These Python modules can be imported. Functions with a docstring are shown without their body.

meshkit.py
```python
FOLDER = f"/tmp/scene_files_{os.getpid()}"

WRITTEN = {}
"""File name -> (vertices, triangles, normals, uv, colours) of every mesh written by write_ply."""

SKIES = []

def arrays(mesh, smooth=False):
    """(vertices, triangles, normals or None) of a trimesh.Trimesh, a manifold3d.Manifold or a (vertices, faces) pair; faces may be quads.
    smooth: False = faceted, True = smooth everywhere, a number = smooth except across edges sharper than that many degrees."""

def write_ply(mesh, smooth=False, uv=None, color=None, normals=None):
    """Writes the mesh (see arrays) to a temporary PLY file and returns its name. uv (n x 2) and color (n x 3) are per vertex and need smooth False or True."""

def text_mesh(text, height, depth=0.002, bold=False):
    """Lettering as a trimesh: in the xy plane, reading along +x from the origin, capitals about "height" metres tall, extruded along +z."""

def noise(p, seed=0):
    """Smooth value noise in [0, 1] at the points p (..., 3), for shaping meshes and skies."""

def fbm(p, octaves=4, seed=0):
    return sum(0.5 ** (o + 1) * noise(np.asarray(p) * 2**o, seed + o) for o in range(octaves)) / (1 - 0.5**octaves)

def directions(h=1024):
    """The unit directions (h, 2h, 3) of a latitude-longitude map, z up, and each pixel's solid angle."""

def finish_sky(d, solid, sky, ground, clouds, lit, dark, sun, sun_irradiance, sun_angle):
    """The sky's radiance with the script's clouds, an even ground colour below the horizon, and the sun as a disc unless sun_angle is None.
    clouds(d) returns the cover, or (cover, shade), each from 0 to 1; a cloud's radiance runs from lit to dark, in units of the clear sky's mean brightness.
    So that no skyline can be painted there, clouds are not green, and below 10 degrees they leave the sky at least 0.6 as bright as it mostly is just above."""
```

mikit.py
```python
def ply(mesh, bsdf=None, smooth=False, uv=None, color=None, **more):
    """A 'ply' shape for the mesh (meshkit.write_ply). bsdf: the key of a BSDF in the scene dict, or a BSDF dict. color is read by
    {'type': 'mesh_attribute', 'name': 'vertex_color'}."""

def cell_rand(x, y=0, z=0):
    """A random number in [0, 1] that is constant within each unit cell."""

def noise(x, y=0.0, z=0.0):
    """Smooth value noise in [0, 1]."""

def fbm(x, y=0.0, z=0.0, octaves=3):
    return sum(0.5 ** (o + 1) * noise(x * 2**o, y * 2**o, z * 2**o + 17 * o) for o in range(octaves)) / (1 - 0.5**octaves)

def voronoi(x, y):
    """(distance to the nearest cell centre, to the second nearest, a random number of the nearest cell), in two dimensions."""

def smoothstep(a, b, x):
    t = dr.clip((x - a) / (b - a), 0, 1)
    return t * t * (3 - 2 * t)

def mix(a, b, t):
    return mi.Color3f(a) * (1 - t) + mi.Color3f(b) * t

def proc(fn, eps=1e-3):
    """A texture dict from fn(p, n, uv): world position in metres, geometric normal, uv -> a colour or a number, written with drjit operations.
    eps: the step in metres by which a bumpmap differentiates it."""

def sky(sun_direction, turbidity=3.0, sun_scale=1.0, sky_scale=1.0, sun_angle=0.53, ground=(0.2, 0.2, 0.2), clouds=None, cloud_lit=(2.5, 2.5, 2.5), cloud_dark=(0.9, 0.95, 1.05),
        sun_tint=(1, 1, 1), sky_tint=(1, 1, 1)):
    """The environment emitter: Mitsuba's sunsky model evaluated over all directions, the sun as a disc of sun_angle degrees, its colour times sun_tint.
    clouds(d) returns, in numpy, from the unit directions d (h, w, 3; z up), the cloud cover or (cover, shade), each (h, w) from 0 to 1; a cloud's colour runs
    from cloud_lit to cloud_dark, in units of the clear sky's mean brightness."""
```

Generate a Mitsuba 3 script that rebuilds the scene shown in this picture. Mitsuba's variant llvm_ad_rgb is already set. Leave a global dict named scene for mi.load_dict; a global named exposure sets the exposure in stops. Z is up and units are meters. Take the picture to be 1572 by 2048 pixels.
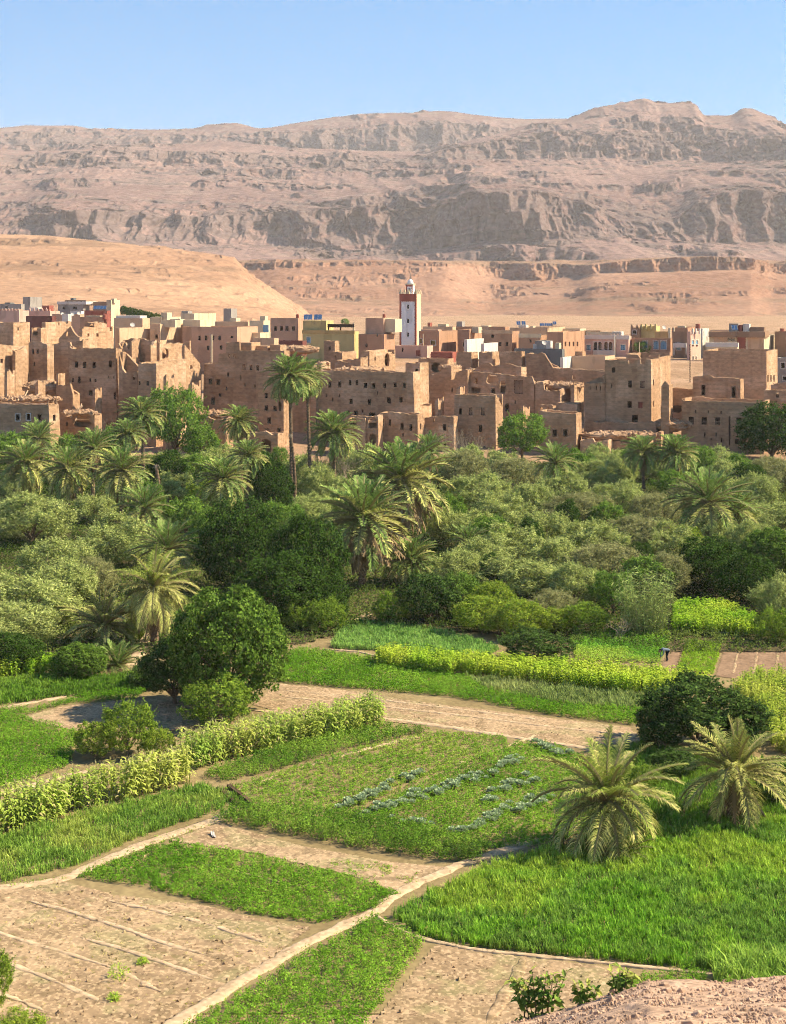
import math, random
import numpy as np
import trimesh, shapely, shapely.geometry as sg
from shapely import affinity
import drjit as dr
import mitsuba as mi
import mikit, meshkit
from mikit import fbm, noise, voronoi, smoothstep, mix, cell_rand
T = mi.ScalarTransform4f
random.seed(7); R = np.random.default_rng(7)
scene, labels = {}, {}
# ---------------------------------------------------------------- camera, sky, exposure
EYE, F, HZ = 30.0, 3140.0, 600.0           # eye height, focal length in px of a 1572 x 2048 frame, horizon row
SUN_AZ, SUN_EL = math.radians(9), math.radians(41)
SUN = (math.cos(SUN_EL) * math.cos(SUN_AZ), math.cos(SUN_EL) * math.sin(SUN_AZ), math.sin(SUN_EL))
scene['camera'] = {'type': 'perspective', 'fov': math.degrees(2 * math.atan(786 / F)), 'fov_axis': 'x', 'near_clip': 1.0, 'far_clip': 20000.0,
    'principal_point_offset_y': (1024 - HZ) / 2048,
    'to_world': T().look_at(origin=[0, 0, EYE], target=[0, 10, EYE], up=[0, 0, 1]), 'medium': {'type': 'ref', 'id': 'air'}}
scene['air'] = {'type': 'homogeneous', 'albedo': 0.95, 'sigma_t': 7e-5}
scene['daylight'] = mikit.sky(SUN, turbidity=3.0, sun_tint=(0.95, 1.0, 1.0), sky_scale=0.54, ground=(0.25, 0.2, 0.15), sky_tint=(0.40, 0.90, 1.22))
exposure = 3.0

def mixc(a, b, t): return mix(a, b, t)
def tri_grid(nr, nc):
    i, j = np.meshgrid(np.arange(nr - 1), np.arange(nc - 1), indexing='ij')
    a = i * nc + j
    return np.stack([a, a + 1, a + nc + 1, a + nc], -1).reshape(-1, 4)
def P(px, py, Y):
    """the point at depth Y that lies on the line through a picture position"""
    return np.array([(px - 786) / F * Y, Y, EYE - (py - HZ) / F * Y])
def G(px, py, z=0.0):
    """where that line meets the level z"""
    Y = F * (EYE - z) / (py - HZ)
    return np.array([(px - 786) / F * Y, Y, z])
def put(key, mesh, bsdf, smooth=False, uv=None, color=None, **more):
    scene[key] = mikit.ply(mesh, bsdf, smooth=smooth, uv=uv, color=color, **more)
    return key
def tag(key, label=None, category=None, group=None, kind=None):
    d = labels.setdefault(key, {})
    for k, v in (('label', label), ('category', category), ('group', group), ('kind', kind)):
        if v: d[k] = v
COUNT = {}
def fresh(name):
    n = COUNT.get(name, 0); COUNT[name] = n + 1
    return name if n == 0 else f'{name}_{n:03d}'
def diffuse(fn): return {'type': 'twosided', 'bsdf': {'type': 'diffuse', 'reflectance': mikit.proc(fn)}}
def bumped(fn, bump, scale, eps): return {'type': 'twosided', 'bsdf': {'type': 'bumpmap', 'arbitrary': mikit.proc(bump, eps=eps), 'scale': scale, 'bsdf': {'type': 'diffuse', 'reflectance': mikit.proc(fn)}}}
# ---------------------------------------------------------------- the land
from scipy.interpolate import PchipInterpolator as PCH
def rock_colour(p, n, uv):
    big = fbm(p.x / 420, p.y / 420, p.z / 120, 4)
    mid = fbm(p.x / 46, p.y / 46 + 7, p.z / 18, 3)
    fine = fbm(p.x / 8, p.y / 8, p.z / 5, 2)
    c = mix((0.178, 0.113, 0.101), (0.228, 0.15, 0.131), smoothstep(0.35, 0.65, big))
    c = mix(c, (0.25, 0.18, 0.148), 0.5 * smoothstep(0.56, 0.66, mid))
    c = mix(c, (0.135, 0.098, 0.09), 0.8 * smoothstep(0.525, 0.61, 0.36 * uv.x + 0.64 * mid))
    return c * (0.70 + 0.60 * fine)
def sand_colour(p, n, uv):
    big = fbm(p.x / 160, p.y / 160, p.z / 30, 4)
    mid = fbm(p.x / 24, p.y / 24, p.z / 4, 3)
    fine = fbm(p.x / 3.5, p.y / 5, p.z / 2, 2)
    st = noise(p.z / 6 + 2.0 * big, 5.3, 1.0)
    c = mix((0.32, 0.188, 0.12), (0.39, 0.24, 0.155), smoothstep(0.3, 0.7, big))
    c = mix(c, (0.22, 0.138, 0.09), 0.75 * smoothstep(0.52, 0.72, 0.55 * mid + 0.45 * st))
    return c * (0.74 + 0.52 * fine)
def mesa_colour(p, n, uv):
    big = fbm(p.x / 190, p.y / 190, p.z / 40, 4)
    mid = fbm(p.x / 30, p.y / 30, p.z / 5, 3)
    fine = fbm(p.x / 5, p.y / 7, p.z / 2.5, 2)
    st = noise(p.z / 7 + 1.6 * big, 8.3, 1.0)
    c = mix((0.25, 0.138, 0.094), (0.32, 0.188, 0.13), smoothstep(0.3, 0.7, big))
    c = mix(c, (0.21, 0.14, 0.095), 0.7 * smoothstep(0.52, 0.70, 0.55 * mid + 0.45 * st))
    return c * (0.74 + 0.52 * fine)
scene['rock'] = diffuse(rock_colour)
scene['sand_slope'] = diffuse(sand_colour)
scene['mesa_slope'] = diffuse(mesa_colour)

def layer(knots, rows, cols, counts, px0, px1, shift=None):
    """a surface through rows of (depth, picture row per knot); returns the grid, the cliff weight of each grid row and the px of each column"""
    px = np.linspace(px0, px1, cols)
    Ys, PYs, Ws = [], [], []
    for Y, py, w in rows:
        Yc = np.full(cols, float(Y)) if np.isscalar(Y) else PCH(knots, Y)(px)
        if callable(py): pc = py(px, Yc)
        else: pc = PCH([a for a, b in py], [b for a, b in py])(px) if isinstance(py, list) else np.full(cols, float(py))
        Ys.append(Yc); PYs.append(pc); Ws.append(w)
    Ys, PYs, Ws = np.array(Ys), np.array(PYs), np.array(Ws)
    if shift is not None: Ys = Ys + PCH([a for a, b in shift], [b for a, b in shift])(px)[None] * np.linspace(0.2, 1, len(Ys))[:, None]
    Z = EYE - (PYs - HZ) / F * Ys
    t = np.concatenate([np.linspace(i, i + 1, n, endpoint=False) for i, n in enumerate(counts)] + [[len(rows) - 1.0]])
    k = np.arange(len(rows))
    def along(a): return np.array([np.interp(t, k, a[:, c]) for c in range(a.shape[1])]).T
    Yg, Zg = along(Ys), along(Z)
    wg = np.interp(t, k, Ws)[:, None] * np.ones((1, cols))
    Xg = (px[None] - 786) / F * Yg
    return np.stack([Xg, Yg, Zg], -1), wg, px
def ridged(p, octaves=4, seed=0):
    s, a, tot = 0, 1.0, 0
    for o in range(octaves):
        s = s + a * (1 - np.abs(2 * meshkit.noise(np.asarray(p) * 2**o, seed + o) - 1)); tot += a; a *= 0.5
    return s / tot
def lowz(z): return lambda px, Y: HZ + F * (EYE - z) / Y
def terrace(z, h, sharp):
    k = np.floor(z / h); f = z / h - k
    g = np.clip((f - 0.5) * sharp + 0.5, 0, 1)
    return (k + g) * h

def rough(Pg, wg, rib, ribs_amp, slope_amp, step_h, step_amp, seed, soft=0.25, spur=0.0, spur_w=400.0, bare=0.52):
    """weathering of a slope: spurs and gullies, buttresses where it is a cliff, scattered ledges of harder beds, loose unevenness"""
    q = Pg.copy()
    if spur:
        wob = Pg[..., 0] + 0.8 * Pg[..., 2] + spur_w * 1.1 * (meshkit.fbm(Pg / (spur_w * 1.6), 3, seed + 3) - 0.5)
        sp = ridged(np.stack([wob / spur_w, Pg[..., 1] * 0.1 / spur_w, Pg[..., 2] * .25 / spur_w], -1), 4, seed + 70)
        top = Pg[..., 2].max(0, keepdims=True); keep = np.clip((top - Pg[..., 2]) / (0.22 * np.abs(top)), 0.06, 1)
        q[..., 1] -= (sp - 0.6) * spur * keep
    w1 = meshkit.fbm(Pg / (rib * 6), 3, seed + 5) - 0.5
    dip = Pg[..., 2] + w1 * step_h * 4.0 + Pg[..., 0] * 0.035
    patch = np.clip((meshkit.fbm(Pg / np.array([rib * 2.2, rib * 3, rib * 0.9]), 4, seed + 9) - bare) * 10, 0, 1)
    dz = terrace(dip, step_h, 3.0) - dip
    dz2 = terrace(dip + 3, step_h * 0.37, 2.6) - dip - 3
    q[..., 2] += dz * step_amp * patch + 0.5 * dz2 * step_amp * patch
    g1 = ridged(Pg / np.array([rib, rib * 2.2, rib * 3.2]), 4, seed)
    g2 = ridged(Pg / np.array([rib * 0.33, rib, rib * 0.9]), 3, seed + 21)
    ww = np.clip(wg + 0.6 * patch, 0, 1)
    q[..., 1] -= (g1 - 0.62) * ribs_amp * (soft + ww) + (g2 - 0.6) * ribs_amp * 0.5 * (soft * 0.7 + ww)
    q[..., 0] += (meshkit.fbm(Pg / (rib * 0.6), 3, seed + 33) - 0.5) * ribs_amp * 0.25 * (soft + ww)
    q[..., 2] += (meshkit.fbm(Pg / (rib * 1.3), 4, seed + 41) - 0.47) * slope_amp
    q[..., 2] += (meshkit.fbm(Pg / (rib * 0.12), 2, seed + 51) - 0.5) * slope_amp * 0.2
    OUT[0] = ww
    return q
OUT = [None]
def land(key, Pg, bsdf, label):
    nr, nc = Pg.shape[:2]
    put(key, (Pg.reshape(-1, 3), tri_grid(nr, nc)), bsdf, smooth=False, uv=np.stack([OUT[0].ravel(), 0 * OUT[0].ravel()], -1))
    tag(key, label, kind='structure')

KN = [-900, 0, 465, 590, 700, 2500]
# far ridge
far = [(4700, lowz(300), 0), (4900, 318, 0),
 (5050, [(-900, 300), (0, 290), (60, 300), (150, 308), (280, 292), (420, 285), (560, 290), (640, 304), (780, 308), (880, 305), (960, 300), (1200, 300), (2500, 320)], .8),
 (5100, [(-900, 275), (0, 282), (60, 286), (150, 288), (280, 275), (420, 275), (560, 278), (640, 272), (780, 258), (880, 256), (960, 272), (1200, 280), (2500, 300)], 1),
 (5250, [(-900, 262), (0, 262), (250, 264), (600, 256), (780, 240), (880, 238), (960, 244), (1200, 250), (2500, 280)], .2),
 (5400, [(-900, 262), (-300, 250), (0, 256), (60, 251), (140, 251), (200, 259), (330, 259), (400, 254), (470, 246), (520, 256), (600, 245), (690, 233), (780, 227), (880, 223), (960, 231), (1060, 238), (1130, 237), (1300, 240), (1900, 255), (2500, 270)], 0),
 (6200, lowz(300), 0)]
Pg, wg, px = layer(None, far, 760, [6, 16, 36, 26, 22, 8], -420, 1500)
land('far_mountain', rough(Pg, wg, 90, 150, 7, 40, .6, 3, .08, 240, 520, .545), 'rock', 'hazy far ridge with grey cliffs under a rounded skyline')
# main range
crest = [(-900, 320), (-300, 310), (0, 300), (60, 303), (200, 291), (330, 290), (450, 285), (520, 290), (600, 298), (700, 301), (850, 305), (900, 291), (1000, 268), (1060, 250), (1130, 240), (1190, 217), (1240, 208),
         (1290, 199), (1320, 208), (1385, 208), (1408, 232), (1455, 233), (1490, 217), (1540, 234), (1572, 250), (1900, 262), (2500, 300)]
main = [(2450, lowz(55), 0), (2700, 521, 0),
 (2950, [(-900, 480), (0, 478), (200, 482), (400, 490), (600, 492), (800, 500), (1000, 482), (1200, 476), (1400, 486), (1572, 480), (2500, 480)], .8),
 (3010, [(-900, 470), (-200, 440), (0, 462), (60, 440), (200, 432), (400, 436), (600, 424), (740, 420), (850, 428), (940, 396), (1050, 392), (1150, 410), (1230, 446), (1330, 452), (1400, 402), (1500, 378), (1572, 388), (2500, 420)], 1),
 (3400, [(-900, 410), (0, 402), (200, 392), (400, 388), (600, 388), (800, 386), (1000, 368), (1200, 376), (1400, 352), (1572, 350), (2500, 380)], .1),
 (3900, [(-900, 360), (0, 344), (200, 336), (400, 332), (600, 338), (800, 342), (1000, 322), (1200, 320), (1400, 322), (1572, 326), (2500, 350)], .7),
 (3970, [(-900, 340), (0, 322), (200, 314), (400, 312), (600, 322), (800, 330), (900, 306), (1000, 286), (1200, 280), (1400, 284), (1572, 290), (2500, 330)], 1),
 (4200, lambda p, Y: PCH([a for a, b in crest], [b for a, b in crest])(p) * .55 + .45 * PCH([0, 800, 1000, 1200, 1400, 1572], [316, 326, 283, 276, 280, 284])(np.clip(p, 0, 1572)), .3),
 (4450, crest, .25), (4560, crest, .2), (5000, lowz(180), 0)]
Pg, wg, px = layer(None, main, 1150, [8, 40, 60, 60, 60, 50, 40, 40, 5, 12], -420, 2000)
land('mountain', rough(Pg, wg, 62, 115, 7, 34, .8, 17, .07, 420, 560, .545), 'rock', 'barren brown mountain range with cliff bands and scree slopes')
# flat-topped hills
mesa = [(1450, lowz(10), 0), (1580, [(-900, 628), (480, 626), (700, 628), (1000, 632), (1572, 628), (2500, 628)], 0),
 (1740, [(-900, 600), (480, 598), (700, 600), (900, 606), (1000, 612), (1130, 606), (1180, 603), (1300, 594), (1572, 592), (2500, 592)], .05),
 (1752, [(-900, 596), (480, 594), (700, 597), (900, 602), (1000, 609), (1130, 603), (1180, 597), (1300, 586), (1572, 583), (2500, 584)], .4),
 (1980, [(-900, 540), (480, 540), (700, 532), (880, 530), (940, 548), (1080, 560), (1180, 548), (1300, 544), (1500, 540), (1572, 548), (2500, 548)], .5),
 (1992, [(-900, 524), (480, 527), (660, 526), (700, 522), (880, 524), (940, 526), (1080, 527), (1180, 530), (1230, 524), (1400, 514), (1510, 519), (1540, 528), (1572, 526), (2500, 526)], 1),
 (2060, [(-900, 522), (480, 521), (700, 520), (880, 521), (1080, 523), (1180, 521), (1400, 513), (1572, 522), (2500, 522)], .1), (2750, lowz(76), 0)]
Pg, wg, px = layer(None, mesa, 900, [6, 32, 10, 50, 30, 10, 10], -420, 2000,
    [(-900, 60), (480, 40), (560, -30), (700, 0), (880, 0), (925, 70), (985, 190), (1080, 105), (1110, 110), (1150, 90), (1190, 0), (1500, -20), (1550, 180), (1700, 200), (2500, 0)])
land('mesa', rough(Pg, wg, 20, 26, 2.2, 7, 1.0, 29, .06, 34, 150, .53), 'mesa_slope', 'reddish flat-topped hills with a low cliff along the edge')
# sandy hill at the left
dune = [(560, lowz(11.5), 0),
 (800, lambda p, Y: lowz(14)(p, Y) - PCH([-900, 0, 200, 400, 560, 640, 800], [55, 48, 40, 28, 8, -12, -12])(np.clip(p, -900, 800)), 0),
 (1000, lambda p, Y: lowz(14)(p, Y) - PCH([-900, 0, 200, 400, 560, 640, 800], [90, 78, 68, 44, 14, -12, -12])(np.clip(p, -900, 800)), 0),
 (1200, lambda p, Y: lowz(14)(p, Y) - PCH([-900, 0, 200, 400, 520, 580, 640, 800], [130, 118, 105, 80, 45, 14, -10, -10])(np.clip(p, -900, 800)), .2),
 (1330, lambda p, Y: lowz(14)(p, Y) - PCH([-900, 0, 200, 400, 470, 520, 600, 640, 800], [165, 145, 133, 112, 98, 62, 14, -10, -10])(np.clip(p, -900, 800)), .5),
 (1345, lambda p, Y: lowz(14)(p, Y) - PCH([-900, 0, 200, 400, 470, 520, 600, 640, 800], [170, 150, 139, 119, 106, 66, 14, -10, -10])(np.clip(p, -900, 800)), .6),
 (1430, lambda p, Y: lowz(14)(p, Y) - PCH([-900, 0, 100, 200, 300, 400, 465, 500, 600, 640, 800], [175, 167, 163, 153, 143, 130, 120, 90, 20, -8, -8])(np.clip(p, -900, 800)), .2),
 (1560, lambda p, Y: lowz(14)(p, Y) - PCH([-900, 0, 200, 400, 465, 600, 640, 800], [165, 150, 132, 110, 90, 20, -8, -8])(np.clip(p, -900, 800)), 0), (1900, lowz(11), 0)]
Pg, wg, px = layer(None, dune, 520, [20, 40, 50, 40, 12, 26, 10, 6], -700, 760)
land('sandy_hill', rough(Pg, wg, 20, 18, 2.0, 4.5, 1.1, 37, .10, 45, 150, .50), 'sand_slope', 'bare orange sandy hill with thin rock ledges at the left')

# the valley floor, the terrace of the village and the bank below the viewpoint, one sheet
def ground_z(X, Y):
    X, Y = np.asarray(X, float), np.asarray(Y, float)
    s = lambda a, b, x: np.clip((x - a) / (b - a), 0, 1) ** 2 * (3 - 2 * np.clip((x - a) / (b - a), 0, 1))
    z = 5.5 * s(285, 335, Y) + 8.0 * s(335, 430, Y)
    z = z + 0.5 * s(420, 500, Y) - 0.6 * (1 - s(38, 60, Y)) * 0
    Ye = 26.0 + 0.0 * X
    bank = 28.1 - 0.36 * np.clip(Y, -60, 25.4) - 1.0 * np.clip(Y - 25.4, 0, None) - 0.33 * np.clip(0.1625 * np.clip(Y, 0, None) - X, 0, 14)
    bank = bank + 0.3 * (meshkit.fbm(np.stack([X / 1.6, Y / 1.6, X * 0], -1), 4, 3) - 0.5)
    far_ = 0.9 * (meshkit.fbm(np.stack([X / 60, Y / 60, X * 0], -1), 3, 5) - 0.5) * s(420, 520, Y)
    return np.where(Y < 64, np.maximum(z, bank), z) + far_
def ground_colour(p, n, uv):
    big = fbm(p.x / 9, p.y / 9, 0, 3); mid = fbm(p.x / 1.1, p.y / 1.1, 3, 3); fine = noise(p.x * 6, p.y * 6, p.z * 6)
    c = mix((0.37, 0.235, 0.15), (0.46, 0.305, 0.205), smoothstep(0.35, 0.65, big))
    c = mix(c, (0.25, 0.17, 0.10), 0.6 * smoothstep(0.52, 0.7, mid))
    return 0.9 * c * (0.8 + 0.4 * fine)
scene['earth'] = diffuse(ground_colour)
ys = np.concatenate([np.linspace(-80, 8, 40), np.linspace(8.4, 34, 150), np.linspace(35, 280, 120), np.linspace(283, 520, 60), np.geomspace(530, 8500, 40)])
u = np.concatenate([np.linspace(-9, -1.05, 24), np.linspace(-1, 1, 220), np.linspace(1.05, 9, 24)])
Yg = ys[:, None] * np.ones((1, len(u))); Xg = u[None] * np.minimum(np.maximum(np.abs(Yg) * 0.30, 9.0), 620.0)
put('ground', (np.stack([Xg, Yg, ground_z(Xg, Yg)], -1).reshape(-1, 3), tri_grid(*Yg.shape)), 'earth', smooth=True)
tag('ground', 'dry brown earth of the valley floor and village', kind='structure')
# ---------------------------------------------------------------- earth walls and plaster
def mud_colour(p, n, uv):
    big = fbm(p.x / 5, p.y / 5, p.z / 4, 3); fine = fbm(p.x * 1.6, p.y * 1.6, p.z * 2.2, 3)
    run = noise((p.x + p.y) * 1.7, p.z * 0.16, 2.0)
    lift = dr.abs((p.z + 0.35 * noise(p.x / 3, p.y / 3)) / 0.86 - dr.floor((p.z + 0.35 * noise(p.x / 3, p.y / 3)) / 0.86) - 0.5)
    c = mix((0.375, 0.235, 0.142), (0.44, 0.28, 0.172), uv.x)
    c = mix(c, (0.54, 0.37, 0.245), 0.75 * smoothstep(0.48, 0.68, big))
    c = mix(c, (0.22, 0.13, 0.075), 0.28 * smoothstep(0.58, 0.76, run) + 0.4 * smoothstep(0.45, 0.49, lift))
    return c * (0.68 + 0.64 * fine)
scene['mud'] = bumped(mud_colour, lambda p, n, uv: fbm(p.x * 1.3, p.y * 1.3, p.z * 1.9, 3), 0.24, 0.04)
PAL = dict(pink=(.50, .315, .215), cream=(.60, .49, .33), yellow=(.53, .43, .20), terracotta=(.41, .24, .155), brown=(.30, .19, .125), red=(.30, .10, .075), white=(.62, .57, .50), grey=(.31, .28, .25),
           darkgrey=(.16, .16, .155), orange=(.52, .33, .15), rose=(.55, .36, .285), sand=(.55, .38, .245), blue=(.18, .33, .45), maroon=(.17, .07, .06), wood=(.05, .03, .02), ochre=(.50, .36, .16), minaret=(.40, .12, .085), limewash=(.82, .80, .77))
NAMES = list(PAL)
def plaster_colour(p, n, uv):
    i = mi.UInt32(dr.clip(uv.x * 32, 0, len(NAMES) - 1))
    c = mi.Color3f(*[dr.gather(mi.Float, mi.Float([PAL[k][j] for k in NAMES]), i) for j in range(3)])
    run = noise((p.x + p.y) * 1.2, p.z * 0.2, 4.0); big = fbm(p.x / 3, p.y / 3, p.z / 3, 3)
    return c * (0.80 + 0.24 * big + 0.12 * noise(p.x * 4, p.y * 4, p.z * 4)) * (1 - 0.18 * smoothstep(0.6, 0.8, run))
scene['plaster'] = diffuse(plaster_colour)
scene['glass_pane'] = {'type': 'thindielectric'}
scene['solar_glass'] = {'type': 'principled', 'base_color': {'type': 'rgb', 'value': (.03, .07, .16)}, 'roughness': .18}
def skin(c):
    """(bsdf, uv.x) of a wall finish: mud with a number from brown to tan, else a named plaster"""
    return ('mud', c) if not isinstance(c, str) else ('plaster', (NAMES.index(c) + .5) / 32)
def putc(key, mesh, c):
    b, u = skin(c)
    if isinstance(mesh, list): mesh = trimesh.util.concatenate(mesh)
    put(key, mesh, b, uv=np.full((len(mesh.vertices), 2), u))

def extruded(poly, e0, e1, frame, axis):
    """an elevation (along, height) with thickness; axis 'u': along the front, 'v': along the side"""
    O, u, v = frame
    out = []
    for g in getattr(poly, 'geoms', [poly]):
        if g.is_empty or g.area < 1e-4: continue
        m = trimesh.creation.extrude_polygon(g, e1 - e0, engine='earcut')
        q = np.array(m.vertices); al, zz, ee = q[:, 0], q[:, 1], q[:, 2] + e0
        a, b = (al, ee) if axis == 'u' else (ee, al)
        m.vertices = O + a[:, None] * u + b[:, None] * v + zz[:, None] * np.array([0, 0, 1.0])
        out.append(m)
    return trimesh.util.concatenate(out)
def block(frame, u0, u1, v0, v1, z0, z1):
    O, u, v = frame
    m = trimesh.creation.box(extents=(u1 - u0, v1 - v0, z1 - z0))
    q = np.array(m.vertices) + [(u0 + u1) / 2, (v0 + v1) / 2, (z0 + z1) / 2]
    m.vertices = O + q[:, :1] * u + q[:, 1:2] * v + q[:, 2:] * np.array([0, 0, 1.0])
    return m
def ragged(pts, amp, rng, step=.45):
    """a worn wall top: the polyline pts (along, height) with bites and slumps"""
    pts = np.array(pts, float)
    if amp <= 0: return pts
    s = np.unique(np.concatenate([np.arange(pts[0, 0], pts[-1, 0], step * rng.uniform(.8, 1.2)), pts[:, 0]]))
    z = np.interp(s, pts[:, 0], pts[:, 1])
    n = meshkit.fbm(np.stack([s * .55 + rng.uniform(0, 99), s * 0, s * 0], -1), 4) - .5
    b = (rng.random(len(s)) < .12) * rng.uniform(0, .8, len(s))
    return np.stack([s, z + amp * (1.6 * n - .55 * b)], -1)
def face_hit(frame, axis, length, px):
    """(along, depth) where the line of sight of a picture column meets a face"""
    O, u, v = frame
    d = u if axis == 'u' else v
    base = O if axis == 'u' else O + u * length
    k = (px - 786) / F
    s = (k * base[1] - base[0]) / (d[0] - k * d[1])
    return s, base[1] + s * d[1]

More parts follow.
